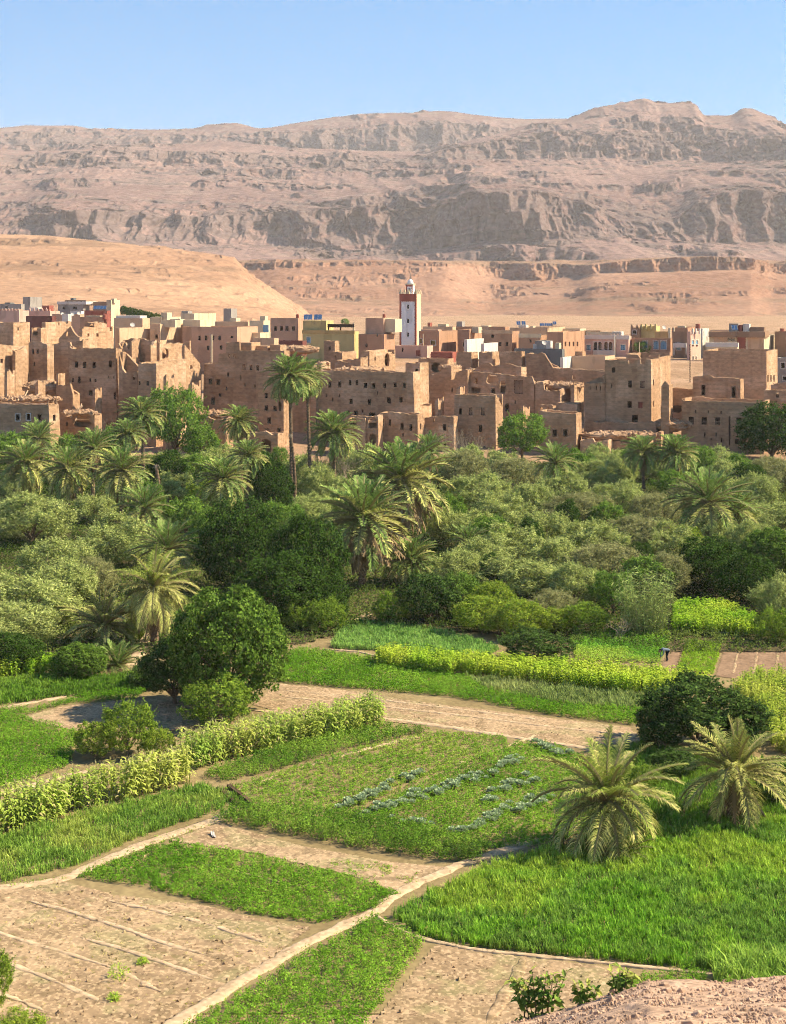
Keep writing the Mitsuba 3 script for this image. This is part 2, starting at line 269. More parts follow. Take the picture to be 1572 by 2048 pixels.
def house(name, label, cat, xs, top, Y, c=.4, t=22, wins=(), swins=(), amp=.0, roof=True, deep=None, back=0.0, side=None, group=None, horns=False, th=.5, bits=(), left=0.0, base=None, crenel=None, lean=.012, pale='white', seed=None):
    key = fresh(name); rng = np.random.default_rng(seed if seed is not None else sum(map(ord, key)) * 31 + int(xs[1]) * 7)
    tr = math.radians(t); u, v = np.array([math.cos(tr), -math.sin(tr), 0]), np.array([math.sin(tr), math.cos(tr), 0])
    k0, k1 = (xs[0] - 786) / F, (xs[1] - 786) / F
    C = np.array([k1 * Y, Y, 0.0]); a = Y * (k1 - k0) / (math.cos(tr) + k0 * math.sin(tr)); O = C - a * u
    if deep is None:
        k2 = (xs[2] - 786) / F if len(xs) > 2 and xs[2] else None
        den = math.sin(tr) - (k2 or 0) * math.cos(tr)
        deep = 7.0 if k2 is None else float(np.clip(Y * (k2 - k1) / max(den, .05), 2.5, 26))
    fr = (O, u, v); b = deep
    zat = lambda py, dep: EYE - (py - HZ) / F * dep
    if np.isscalar(top): prof = [(0, zat(top, O[1])), (a, zat(top, O[1]))]
    else:
        prof = []
        for px, py in top:
            s, dep = face_hit(fr, 'u', a, px); prof.append((float(np.clip(s, 0, a)), zat(py, dep)))
        prof[0] = (0, prof[0][1]); prof[-1] = (a, prof[-1][1])
    corners = np.array([O, C, O + b * v, C + b * v])
    zb = float(ground_z(corners[:, 0], corners[:, 1]).min()) - 1.5 if base is None else base
    pf = ragged(prof, amp, rng)
    if crenel:
        w, h = crenel; zt = prof[0][1]; pts = []
        for i in range(int(a // (2 * w)) + 1):
            s = i * 2 * w
            for ds, zz in ((0, zt), (.25 * w, zt + h * .6), (.5 * w, zt + h), (.75 * w, zt + h * .6), (w, zt), (1.98 * w, zt)):
                if s + ds < a: pts.append((s + ds, zz))
        pts.append((a, zt)); pf = np.array(pts)
    pf[:, 1] = np.maximum(pf[:, 1], zb + .5)
    def elevation(line, holes):
        poly = sg.Polygon([(line[0][0], zb), (line[-1][0], zb)] + [tuple(q) for q in line[::-1]]).buffer(0)
        return poly.difference(shapely.union_all(holes)) if holes else poly
    holes, parts = [], []
    def opening(w, axis):
        px, py, pw, ph = w[:4]; kind = w[4] if len(w) > 4 else 'w'
        s, dep = face_hit(fr, axis, a, px)
        d = u if axis == 'u' else v
        s0, _ = face_hit(fr, axis, a, px - pw / 2); s1, _ = face_hit(fr, axis, a, px + pw / 2)
        zc, hh = zat(py, dep), ph / F * dep / 2
        lo, hi = min(s0, s1), max(s0, s1); L = a if axis == 'u' else b
        lo, hi = max(lo, .15), min(hi, L - .15)
        if hi - lo < .12: return None
        if 'a' in kind:
            r = (hi - lo) / 2
            g = shapely.union_all([sg.box(lo, zc - hh, hi, zc + hh - r), sg.Point((lo + hi) / 2, zc + hh - r).buffer(r, 6)])
        elif 'b' in kind:
            an = np.linspace(0, 2 * np.pi, 14)[:-1]; rr = 1 + .25 * (rng.random(13) - .5)
            g = sg.Polygon(np.stack([(lo + hi) / 2 + (hi - lo) / 2 * rr * np.sign(np.cos(an)) * np.abs(np.cos(an)) ** .6, zc + hh * rr * np.sign(np.sin(an)) * np.abs(np.sin(an)) ** .6], -1))
        else: g = sg.box(lo, zc - hh, hi, zc + hh)
        return g, lo, hi, zc - hh, zc + hh, kind
    fo = [o for o in (opening(w, 'u') for w in wins) if o]; so = [o for o in (opening(w, 'v') for w in swins) if o]
    ztop_c = float(pf[-1, 1]); zl = float(pf[0, 1])
    if side is None: sl = [(0, ztop_c), (b, ztop_c + back)]
    else:
        sl = []
        for px, py in side:
            s, dep = face_hit(fr, 'v', a, px); sl.append((float(np.clip(s, 0, b)), zat(py, dep)))
        sl[0] = (0, sl[0][1]); sl[-1] = (b, sl[-1][1])
    sf = ragged(sl, amp, rng); sf = np.array([(max(q[0], th + .002), max(q[1], zb + .5)) for q in sf]); sf = sf[np.concatenate([[True], np.diff(sf[:, 0]) > 1e-4])]
    sf[-1, 0] = b - th - .002
    if sf[-1, 0] <= sf[-2, 0]: sf = sf[[0, -1]] if len(sf) > 2 else sf
    wall = [extruded(elevation(pf, [o[0] for o in fo]), 0, th, fr, 'u')]
    if b > 2 * th + .5:
        wall.append(extruded(elevation(sf, [o[0] for o in so]), a - th - .004, a - .004, fr, 'v'))
        lf = ragged([(th + .002, zl + left), (b - th - .002, zl + left + back)], amp, rng); lf[:, 1] = np.maximum(lf[:, 1], zb + .5)
        wall.append(extruded(elevation(lf, []), .004, th + .004, fr, 'v'))
        bf = ragged([(0, zl + left + back), (a, ztop_c + back)], amp, rng); bf[:, 1] = np.maximum(bf[:, 1], zb + .5)
        wall.append(extruded(elevation(bf, []), b - th, b, fr, 'u'))
    if roof and b > 2 * th + .5 and a > 2 * th + .5:
        zr = min(float(pf[:, 1].min()), ztop_c) - .55
        if b > 4.5 and fo:  # unseen floors and partition, added to keep light out behind the openings
            zz = zr - 3.2
            while zz > zb + 2.5: parts.append(('floor', [block(fr, th + .01, a - th - .01, th + .01, b - th - .01, zz - .22, zz)], 'brown')); zz -= 3.0
            parts.append(('light_blocking_partition', [block(fr, th + .02, a - th - .02, min(b * .5, 3.0), min(b * .5, 3.0) + .25, zb, zr - .31)], 'brown'))
        parts.append(('roof', [block(fr, th, a - th, th, b - th, zr - .3, zr)], c if not isinstance(c, str) else ('sand' if c not in ('grey', 'darkgrey', 'white') else c)))
    zmid = np.array([m for m in [a / 2, b / 2]]); cen = O + u * zmid[0] + v * zmid[1]
    def lean_in(m, k=lean):
        q = np.array(m.vertices); f = 1 - k * np.clip(q[:, 2] - zb, 0, None) / max(min(a, b), 4.0)
        q[:, :2] = cen[:2] + (q[:, :2] - cen[:2]) * f[:, None]; m.vertices = q; return m
    putc(key + '__wall', [lean_in(m) for m in wall], c)
    n_ = {}
    def sub(nm):
        i = n_.get(nm, 0); n_[nm] = i + 1
        return f'{key}__{nm}' if i == 0 else f'{key}__{nm}_{i:03d}'
    for nm, ms, cc in parts: putc(sub(nm), [lean_in(m) for m in ms], cc)
    for axis, lst in (('u', fo), ('v', so)):
        for g, lo, hi, z0, z1, kind in lst:
            if 'o' in kind or 'b' in kind: continue
            door = z1 - z0 > 1.9 and 'd' in kind
            def bar(p0, p1, q0, q1, e0, e1): 
                return block(fr, p0, p1, e0, e1, q0, q1) if axis == 'u' else block(fr, a - e1, a - e0, p0, p1, q0, q1)
            f = .06; e0, e1 = th * .55, th * .55 + .08
            bars = [bar(lo, lo + f, z0, z1, e0, e1), bar(hi - f, hi, z0, z1, e0, e1), bar(lo + f, hi - f, z0, z0 + f, e0 + .003, e1 - .003), bar(lo + f, hi - f, z1 - f, z1, e0 + .003, e1 - .003), bar((lo + hi) / 2 - .02, (lo + hi) / 2 + .02, z0 + f, z1 - f, e0 + .01, e1 - .01)]
            k = sub('door' if door else 'window')
            if 'p' in kind:
                s = .16; e = -.04
                ring = [bar(lo - s, lo, z0 - s, z1 + s, e, .1), bar(hi, hi + s, z0 - s, z1 + s, e, .1), bar(lo, hi, z0 - s, z0, e + .003, .1), bar(lo, hi, z1, z1 + s, e + .003, .1)]
                putc(k, [lean_in(m) for m in ring], pale if not isinstance(c, str) else pale); putc(k + '__frame', [lean_in(m) for m in bars], 'wood')
            else: putc(k, [lean_in(m) for m in bars], 'wood' if 'r' not in kind else 'red')
            if 'r' in kind: putc(k + '__panel', [lean_in(bar(lo + f, hi - f, z0 + f, z1 - f, e0 + .02, e1 - .02))], 'red')
            if 'B' in kind: putc(k + '__panel', [lean_in(bar(lo + f, hi - f, z0 + f, z1 - f, e0 + .02, e1 - .02))], 'blue')
            if 'w_' in kind: putc(k + '__panel', [lean_in(bar(lo + f, hi - f, z0 + f, z1 - f, e0 + .02, e1 - .02))], 'brown')
            if 'g' in kind: put(k + '__pane', lean_in(bar(lo + f, hi - f, z0 + f, z1 - f, e0 + .035, e0 + .04)), 'glass_pane')
    if horns:
        for (uu, vv, zz) in ((.25, .25, zl), (a - .25, .25, ztop_c), (a - .25, b - .25, ztop_c + back)):
            m = trimesh.creation.cone(.32, 1.25, sections=5); q = np.array(m.vertices)
            m.vertices = O + (uu + q[:, :1]) * u + (vv + q[:, 1:2]) * v + (zz - .35 + q[:, 2:]) * np.array([0, 0, 1.0]); putc(sub('pinnacle'), lean_in(m), c)
    for bt in bits:                                                  # (part, px0, px1, py top, py bottom, metres behind the front, metres deep, finish)
        nm, p0, p1, t0, t1, dv, dd, cc = bt
        O2 = (O + v * dv, u, v)
        s0, d0 = face_hit(O2, 'u', a, p0); s1, d1 = face_hit(O2, 'u', a, p1)
        putc(sub(nm), block(fr, s0, s1, dv, dv + dd, zat(t1, d0) - .6, zat(t0, d0)), cc)
    tag(key, label, cat, group)
    return key, fr, a, b, zb, ztop_c

H = lambda label, xs, top, Y, **k: house('mud_house', label, 'house', xs, top, Y, **k)
Q = lambda label, xs, top, Y, **k: house('ruined_house', label, 'ruin', xs, top, Y, **{**dict(amp=.75, roof=False, th=.6), **k})
V = lambda label, xs, top, Y, c, **k: house('town_house', label, 'house', xs, top, Y, **{**dict(c=c, th=.3, lean=0), **k})
W = lambda x, y, w=7, h=11, k='w': (x, y, w, h, k)
# --- the old quarter, front row
H('long low mud house with small corner horns and pale-framed windows at the left edge', (-40, 103, 125), 806, 285, c=.3, wins=[W(35, 835, 9, 13, 'p'), W(58, 834, 8, 12, 'p'), W(82, 835, 9, 12)], swins=[W(114, 836, 6, 12)], horns=True, amp=.15, lean=.03)
Q('collapsed mud house with rubble lying on its roof beside the corner-horned house', (127, 190, 198), [(127, 832), (146, 826), (170, 822), (190, 830)], 293, c=.6, wins=[W(165, 846, 34, 18, 'b'), W(133, 848, 4, 8, 'o')], roof=True)
Q('low broken house with one tall pale wall stump above the collapsed roof', (113, 146, 152), [(113, 770), (140, 768), (143, 780), (146, 792)], 303, c=.4, swins=[])
H('big plain mud house with three upper windows and one see-through opening', (136, 234, 242), [(136, 693), (140, 697), (180, 697), (234, 696)], 312, c=.25, amp=.22, back=-.3,
  wins=[W(151, 729, 7, 12), W(168, 730, 7, 12), W(188, 730, 7, 12), W(222, 728, 7, 13, 'o'), W(144, 760, 4, 8), W(157, 760, 6, 13), W(180, 760, 4, 7), W(191, 761, 4, 7), W(181, 786, 8, 10), W(233, 792, 9, 14), W(218, 754, 3, 5, 'o'), W(229, 755, 3, 5, 'o')])
H('tall blank mud tower block behind the three-windowed house', (103, 167, 172), [(103, 688), (140, 684), (143, 694), (167, 680)], 324, c=.25, amp=.3)
Q('low sagging mud wall with small square holes right of the three-windowed house', (236, 276, 279), [(236, 705), (244, 738), (250, 746), (276, 742)], 309, c=.2, wins=[W(268, 757, 4, 6, 'o')], roof=True, amp=.3)
H('mud house with a broad sunlit blank side above the tall bright tree', (274, 312, 374), [(274, 727), (280, 726), (312, 727)], 303, c=.4, wins=[W(294, 767, 5, 9), W(277, 766, 4, 8)], amp=.3, side=[(312, 727), (340, 733), (355, 722), (374, 718)], left=.3)
Q('sunlit broken wall with one small window at the left edge', (-80, -22, 52), 696, 306, c=.8, swins=[W(4, 722, 5, 8)], side=[(-22, 690), (20, 697), (50, 694)], amp=.5)
Q('sharp leaning wall stump beside the twin-windowed tower', (24, 30, 56), [(24, 700), (30, 703)], 311, c=.5, side=[(30, 703), (40, 740), (50, 700), (56, 690)], amp=.5)
H('dark mud tower with two small upper windows', (56, 95, 103), [(56, 686), (60, 684), (80, 683), (95, 688)], 318, c=.15, wins=[W(65, 703, 5, 9), W(75, 703, 5, 9), W(68, 728, 3, 8, 'o')], amp=.25)
Q('gutted ruin of ragged wall stumps right of the three-windowed house', (236, 264, 269), [(236, 688), (244, 702), (250, 684), (257, 700), (264, 684)], 322, c=.5, amp=.55, back=.6)
Q('gutted ruin with a tall gap in its front wall', (266, 302, 309), [(266, 684), (274, 700), (280, 730), (288, 735), (293, 700), (302, 688)], 324, c=.35, amp=.5, back=.8)
Q('sunlit ruined gable with a dark square hole', (300, 318, 384), [(300, 690), (318, 685)], 330, c=.8, swins=[W(330, 708, 14, 20, 'b'), W(352, 690, 5, 6, 'o')], side=[(318, 684), (352, 680), (362, 700), (384, 722)], amp=.7)
Q('sunlit stepped ruin above the left end of the broad orange house', (352, 366, 404), [(352, 742), (366, 738)], 318, c=.75, side=[(366, 690), (384, 700), (404, 728)], amp=.7, swins=[W(382, 735, 7, 9, 'b')])
Q('broken triangular gable with a patch of sky in it', (116, 160, 166), [(116, 678), (140, 652), (147, 664), (160, 674)], 350, c=.6, wins=[W(133, 668, 5, 9, 'o')], amp=.4)
for xs, top, Y, lab in [((8, 14, 30), 742, 300, 'low sunlit wall stump on the rubble at the left edge'), ((70, 76, 90), 760, 302, 'low sunlit wall stump on the rubble by the twin-windowed tower'), ((112, 116, 128), 745, 306, 'small sunlit wall stump before the blank tower block'), ((185, 190, 203), 777, 303, 'single pale door jamb standing before the three-windowed house'), ((326, 332, 352), 752, 299, 'low sunlit wall stump under the broad sunlit side'), ((376, 384, 402), 766, 300, 'low wall between the broad sunlit side and the stepped house'), ((1040, 1046, 1060), 815, 303, 'small sunlit stump behind the low parapet room'), ((870, 876, 888), 802, 304, 'curved sunlit stump beside the smooth-topped house'), ((622, 632, 646), 735, 312, 'small lit parapet block on the left end of the long house'), ((693, 700, 716), 735, 314, 'small lit parapet block in the middle of the long house')]:
    Q(lab, xs, [(xs[0], top + 5), (xs[1], top)], Y, c=.85, amp=.8, side=[(xs[1], top), (xs[2], top + 7)], deep=None)
# --- behind it, left
H('dark-fronted mud house with a sunlit side at the far left', (-30, 27, 61), 645, 378, c=1.0, swins=[W(37, 658, 3, 6)], amp=.15)
H('narrow mud house with a tall dark recess', (61, 82, 90), 656, 366, c=.9, wins=[W(70, 662, 12, 18, 'b')], amp=.2)
Q('sunlit wall with two ragged black holes', (82, 90, 144), 644, 374, c=1.0, swins=[W(133, 643, 9, 9, 'b'), W(118, 648, 3, 6, 'o')], amp=.4, roof=True)
Q('orange ruined wall with small holes and a broken rim', (155, 163, 228), 656, 366, c=1.0, swins=[W(176, 670, 4, 6, 'o'), W(195, 670, 5, 7, 'o'), W(224, 657, 6, 10, 'o')], side=[(163, 652), (190, 654), (205, 648), (228, 655)], amp=.5)
Q('ruined shed with a dark mouth on the slope', (168, 188, 214), [(168, 644), (188, 648)], 385, c=.8, wins=[W(182, 652, 10, 8, 'b')], amp=.5, roof=True)
V('plain cream house with a white blank side', (230, 239, 300), 656, 390, 'sand', swins=[])
V('brown house with one small window and a cream side', (300, 320, 366), 648, 400, 'sand', wins=[W(313, 673, 5, 8)], bits=[('stair_house', 322, 350, 640, 650, 2, 3, 'cream')])
V('long low orange-brown house with a row of dark windows', (365, 474, 516), 653, 398, 'pink', wins=[W(399, 676, 5, 9), W(412, 676, 5, 9), W(426, 676, 5, 9), W(439, 676, 5, 9, 'w'), W(416, 696, 5, 9), W(442, 695, 5, 8), W(464, 674, 5, 4)], bits=[('parapet', 366, 400, 640, 655, 4, 6, 'cream')])
# --- the old quarter, middle
H('large stepped mud house with a tower and paired pale-framed windows', (405, 572, 578), [(405, 727), (434, 727), (435, 708), (450, 706), (451, 684), (478, 684), (479, 701), (572, 702)], 318, c=.25, amp=.18, lean=.01,
  wins=[W(457, 712, 4, 7), W(468, 712, 4, 7), W(488, 734, 6, 10, 'p'), W(502, 735, 6, 10, 'p'), W(516, 736, 6, 10, 'p'), W(419, 763, 8, 11, 'p'), W(435, 764, 8, 11, 'p'), W(455, 749, 4, 8, 'o'), W(490, 770, 3, 6, 'o'), W(510, 773, 4, 7, 'o'), W(452, 777, 3, 6, 'o'), W(439, 790, 5, 7), W(425, 802, 8, 14, 'd'), W(481, 755, 2, 9, 'o')],
  bits=[('parapet', 480, 503, 685, 703, 3, 4, .9), ('parapet', 505, 535, 692, 703, 5, 3, .8), ('stair_house', 540, 560, 690, 703, 5, 3, .8)], pale=.9)
H('square mud tower with a crack and four black windows left of the tallest palm', (515, 568, 576), [(515, 754), (530, 752), (568, 756)], 303, c=.35, amp=.2, wins=[W(532, 791, 6, 10), W(551, 791, 6, 10), W(532, 816, 7, 10), W(550, 817, 7, 10), W(560, 812, 6, 18, 'b'), W(538, 841, 8, 12), W(534, 858, 9, 3, 'o'), W(558, 860, 7, 8)])
H('very long mud house with rows of small windows behind the tallest palm', (566, 832, 846), [(566, 738), (630, 741), (832, 744)], 305, c=.3, amp=.35, pale=.85,
  wins=[W(658, 769, 6, 11, 'p'), W(678, 769, 6, 11, 'p'), W(700, 765, 5, 10), W(714, 765, 5, 10), W(732, 771, 7, 10, 'p'), W(749, 772, 7, 10, 'p'), W(772, 771, 6, 9, 'p'), W(794, 770, 6, 9, 'p'), W(813, 771, 6, 10, 'p'),
        W(628, 797, 5, 10), W(702, 803, 7, 10), W(740, 804, 7, 10), W(779, 800, 7, 10), W(805, 800, 7, 10), W(781, 802, 6, 10), W(695, 826, 6, 9), W(712, 826, 8, 9), W(745, 829, 13, 7), W(664, 799, 3, 7, 'o'), W(678, 791, 2, 6, 'o'), W(651, 791, 3, 6, 'o'), W(726, 822, 3, 6, 'o'), W(757, 786, 2, 7, 'o')],
  swins=[])
Q('crumbling low arcade with a bright pillar in front of the long house', (690, 757, 763), [(690, 834), (700, 831), (757, 833)], 296, c=.6, amp=.3, wins=[W(703, 843, 16, 18, 'b'), W(746, 846, 20, 22, 'b'), W(745, 880, 14, 26, 'b')], roof=True, bits=[('pillar', 713, 730, 836, 905, -.6, 1.2, .9)])
Q('low roofless house with a black doorway below the square tower', (497, 556, 570), [(497, 867), (530, 862), (545, 868), (556, 866)], 291, c=.7, amp=.35, wins=[W(533, 893, 20, 30, 'b')], roof=True)
Q('crumbled garden wall between the palms below the large stepped house', (398, 452, 456), [(398, 836), (415, 832), (430, 842), (452, 840)], 296, c=.4, amp=.5, deep=3)
H('small flat-topped hut on the roof line behind the tallest palm', (647, 670, 677), 682, 345, c=.5, wins=[W(659, 697, 4, 8)], amp=.2)
H('low mud block with a sunlit right half behind the long house', (656, 684, 714), 704, 338, c=.6, wins=[W(670, 712, 3, 5, 'o')], amp=.3)
Q('dark curved wall remnant left of the sunlit block', (668, 722, 726), [(668, 722), (700, 722), (722, 716)], 328, c=.35, amp=.5, deep=4)
H('sunlit mud block with a tall dark doorway on the old quarter roofs', (720, 738, 792), 702, 334, c=.55, wins=[W(728, 722, 6, 18, 'd')], swins=[W(775, 720, 10, 26, 'b'), W(750, 718, 3, 7, 'o')], side=[(738, 702), (770, 704), (792, 708)], amp=.25)
Q('stub of a mud wall with a lit end left of the sunlit block', (634, 645, 660), [(634, 722), (645, 726)], 318, c=.8, side=[(645, 726), (660, 735)], amp=.4, deep=4)
H('mud hut with one round hole on the end of the long house', (810, 840, 858), 726, 322, c=.45, wins=[W(833, 741, 6, 7, 'o')], amp=.2)
Q('deep dark alley wall right of the long house', (858, 903, 908), [(858, 752), (880, 742), (897, 730), (903, 734)], 332, c=.25, amp=.5, deep=6)
H('mud house with a dark arched loggia below the mosque', (836, 896, 908), 717, 372, c=.55, wins=[W(872, 731, 20, 14, 'ao')], amp=.2)
H('front mud house with two little arched windows and a lit corner', (757, 836, 850), [(757, 826), (800, 825), (836, 829)], 297, c=.3, amp=.3, pale=.85, wins=[W(765, 845, 5, 13, 'ap'), W(779, 845, 5, 12, 'ap'), W(804, 853, 7, 13, 'o'), W(822, 855, 6, 13, 'w'), W(806, 870, 3, 7, 'o')], swins=[W(842, 853, 3, 12, 'o')])
Q('broken parapet room above the little arched windows', (790, 822, 864), [(790, 815), (795, 812), (822, 812)], 307, c=.85, side=[(822, 812), (845, 815), (856, 810), (864, 812)], amp=.5)
H('narrow mud house between the two lit corners', (847, 908, 911), [(847, 835), (870, 832), (908, 834)], 299, c=.3, amp=.3, wins=[W(889, 855, 7, 13), W(868, 840, 3, 8, 'o'), W(890, 890, 6, 10)])
# --- the old quarter, right of centre
Q('roofless room with a dark front and a sunlit side at the top of the ruins', (912, 943, 957), 704, 356, c=.4, amp=.4)
Q('second roofless room in the row at the top of the ruins', (957, 985, 999), 704, 355, c=.5, amp=.4)
Q('third roofless room with a thin bright wall end in the row at the top', (999, 1044, 1050), 703, 353, c=.35, amp=.35)
Q('stepped wall sinking to the right at the end of the top row', (1050, 1106, 1109), [(1050, 708), (1072, 710), (1082, 704), (1090, 708), (1098, 722), (1106, 735)], 351, c=.3, amp=.35, deep=5)
Q('wavy broken wall in front of the roofless rooms', (948, 1044, 1047), [(948, 738), (965, 727), (978, 726), (985, 731), (1010, 727), (1030, 731), (1044, 734)], 339, c=.4, amp=.3, deep=4)
Q('high mud house with gaping broken windows in the middle of the ruins', (935, 1070, 1075), [(935, 744), (958, 744), (1000, 748), (1044, 752), (1066, 754), (1070, 766)], 325, c=.4, amp=.3, roof=True,
  wins=[W(951, 762, 6, 11), W(984, 759, 24, 20, 'b'), W(950, 782, 19, 14, 'o'), W(986, 783, 8, 12), W(1005, 774, 12, 28, 'b'), W(1038, 774, 18, 27, 'w_'), W(1031, 804, 3, 7, 'o'), W(1014, 815, 9, 16, 'ad')])
Q('shadowed stepped wall left of the gaping house', (888, 936, 939), [(888, 770), (895, 758), (908, 757), (912, 742), (936, 740)], 329, c=.25, amp=.4, wins=[W(904, 780, 3, 10, 'o')], roof=True)
Q('ruin that steps down to fluted sunlit pillars', (1070, 1121, 1143), [(1070, 764), (1086, 765), (1088, 780), (1121, 782)], 322, c=.45, amp=.35, side=[(1121, 780), (1132, 775), (1143, 770)])
Q('row of fluted sunlit pillar stumps', (1141, 1148, 1168), [(1141, 770), (1148, 770)], 323, c=.8, amp=.9, side=[(1148, 770), (1156, 772), (1168, 768)], swins=[W(1155, 790, 3, 30, 'b')])
Q('long crenellated wall with one bright oval hole', (1104, 1211, 1214), [(1104, 736), (1140, 738), (1211, 742)], 341, c=.35, amp=.3, wins=[W(1148, 754, 8, 11, 'b')], deep=5)
H('front mud house with a smooth top edge and three pale windows in a row', (907, 992, 1007), [(907, 790), (930, 789), (992, 791)], 301, c=.3, amp=.2, pale=.9, wins=[W(920, 823, 6, 12, 'o'), W(941, 823, 8, 15, 'pw_'), W(966, 823, 8, 15, 'pw_'), W(961, 857, 7, 13, 'p'), W(969, 896, 5, 8)], side=[(992, 791), (997, 793), (1007, 812)])
Q('slumped wall stump on the corner of the smooth-topped house', (913, 920, 926), [(913, 775), (920, 774)], 306, c=.8, side=[(920, 773), (926, 785)], amp=.3, deep=3)
Q('low broken house with a ragged rim right of the smooth-topped house', (994, 1082, 1086), [(994, 840), (1000, 836), (1005, 842), (1030, 836), (1082, 838)], 305, c=.45, amp=.5, roof=True)
H('front mud house with two square windows and a bright right corner', (1078, 1153, 1164), [(1078, 822), (1100, 824), (1153, 828)], 297, c=.3, amp=.15, pale=.8, wins=[W(1109, 866, 9, 14, 'p'), W(1131, 866, 9, 14, 'p'), W(1125, 911, 8, 8)], horns=False)
Q('low parapet room on the roof of the house with two square windows', (1075, 1106, 1112), [(1075, 812), (1106, 811)], 308, c=.8, amp=.4, wins=[W(1082, 818, 5, 8, 'o'), W(1096, 818, 5, 9, 'o')])
Q('flat parapet wall behind the house with two square windows', (1113, 1153, 1158), [(1113, 806), (1153, 808)], 309, c=.45, amp=.2, deep=4)
# --- the old quarter, right
H('tall mud tower house with notched parapet and dark square windows', (1208, 1303, 1322), [(1208, 720), (1256, 720), (1257, 727), (1268, 727), (1269, 720), (1281, 719), (1282, 728), (1290, 728), (1291, 719), (1303, 719)], 305, c=.4, amp=.1, lean=.015, pale=.9,
  wins=[W(1226, 740, 7, 10), W(1260, 768, 8, 14, 'p'), W(1285, 769, 9, 14, 'w_'), W(1259, 809, 9, 13), W(1281, 810, 9, 13, 'r'), W(1270, 837, 12, 14), W(1222, 772, 3, 9, 'o')], swins=[W(1308, 765, 2, 12, 'o'), W(1308, 808, 2, 12, 'o')])
H('lower mud wing with slit windows against the notched tower', (1168, 1210, 1213), [(1168, 766), (1205, 766), (1210, 750)], 308, c=.4, amp=.15, wins=[W(1201, 776, 2, 10, 'o'), W(1193, 776, 2, 10, 'o'), W(1180, 776, 2, 9, 'o')])
Q('ragged rear wall behind the notched tower', (1251, 1318, 1342), [(1251, 709), (1275, 710), (1280, 716), (1300, 711), (1318, 709)], 320, c=.7, amp=.35, side=[(1318, 716), (1324, 730), (1330, 712), (1342, 712)])
H('narrow dark mud block right of the notched tower', (1322, 1338, 1346), [(1322, 772), (1330, 760), (1338, 770)], 301, c=.2, amp=.3)
Q('sunken dark wall with a small lean-to in the alley', (1338, 1388, 1391), [(1338, 777), (1360, 776), (1388, 780)], 326, c=.15, amp=.25, wins=[W(1352, 818, 26, 14, 'b')], roof=True, deep=5)
Q('wide roofless mud house with two tall black windows', (1384, 1482, 1489), [(1384, 753), (1420, 750), (1428, 755), (1482, 758)], 319, c=.45, amp=.3, wins=[W(1406, 780, 8, 20, 'p'), W(1468, 784, 8, 22, 'p')], roof=True, pale=.9)
H('front mud house with four square windows and a long crack at the right', (1362, 1528, 1640), [(1362, 797), (1366, 802), (1440, 802), (1528, 806)], 297, c=.3, amp=.25, pale=.8, deep=8,
  wins=[W(1382, 841, 10, 14, 'p'), W(1408, 842, 10, 14, 'p'), W(1435, 842, 10, 14, 'p'), W(1478, 842, 10, 13, 'p'), W(1474, 883, 8, 10), W(1390, 823, 3, 6, 'o'), W(1416, 824, 3, 6, 'o'), W(1442, 825, 3, 6, 'o'), W(1459, 860, 4, 62, 'b'), W(1409, 869, 3, 8, 'o'), W(1432, 869, 3, 8, 'o'), W(1443, 880, 3, 8, 'o'), W(1422, 878, 3, 4, 'o'), W(1468, 914, 7, 9)])
H('higher mud house with a small arched niche at the right edge', (1526, 1660, 1668), [(1526, 780), (1660, 784)], 304, c=.3, amp=.15, wins=[W(1554, 790, 6, 10, 'a'), W(1551, 804, 3, 5, 'o')])
Q('low tumbled wall on the roof at the right edge', (1540, 1640, 1644), [(1540, 768), (1572, 764), (1640, 768)], 316, c=.5, amp=.5, deep=4)
H('big plain brown block with a sunlit right side and no front windows', (1406, 1533, 1555), [(1406, 701), (1533, 703)], 345, c=.85, amp=.05, swins=[W(1536, 757, 3, 14, 'o'), W(1542, 757, 3, 14, 'o'), W(1548, 757, 3, 14, 'o')], lean=0, wins=[])
# ---------------------------------------------------------------- the village behind, the mosque
V('brick-orange house with four dark windows and a red roof tank', (541, 596, 606), 636, 432, 'pink', wins=[W(551, 657, 6, 9), W(563, 657, 6, 9), W(574, 657, 6, 9), W(587, 657, 6, 9)])
V('yellow house with an upper room, railing and solar heaters', (605, 708, 718), [(605, 662), (708, 663)], 421, 'yellow', wins=[W(617, 680, 8, 11, 'pBg')], bits=[('upper_room', 606, 652, 641, 664, 1.0, 5, 'yellow'), ('cornice', 604, 709, 660, 663, -.15, .14, 'ochre'), ('railing', 655, 708, 648, 650, 1, .2, 'wood'), ('post', 656, 658, 648, 664, 1.2, .2, 'wood'), ('post', 680, 682, 648, 664, 1.2, .2, 'wood'), ('post', 705, 708, 646, 664, 1.2, .3, 'cream')])
V('low maroon wall between the orange house and the yellow house', (553, 605, 608), 681, 388, 'maroon')
V('brown house with a set-back upper storey left of the minaret', (717, 768, 790), 668, 412, 'terracotta', wins=[W(754, 670, 4, 7), W(733, 691, 4, 7)], bits=[('upper_room', 731, 767, 636, 670, 2, 6, 'pink'), ('upper_room', 768, 790, 638, 660, 3, 5, 'cream')])
V('pale low house on the roofs behind the large stepped house', (505, 548, 556), 676, 372, 'sand', wins=[])
V('low flat cream house by the orange house', (488, 520, 541), 665, 405, 'cream')
V('rose pink prayer hall at the foot of the minaret', (789, 854, 866), 691, 440, 'rose', wins=[W(836, 706, 9, 11, 'r'), W(805, 700, 3, 8)])
V('low house under a bright red roof right of the prayer hall', (861, 905, 912), 707, 420, 'red', bits=[('roof_edge', 862, 905, 704, 709, -.2, 5, 'red')])
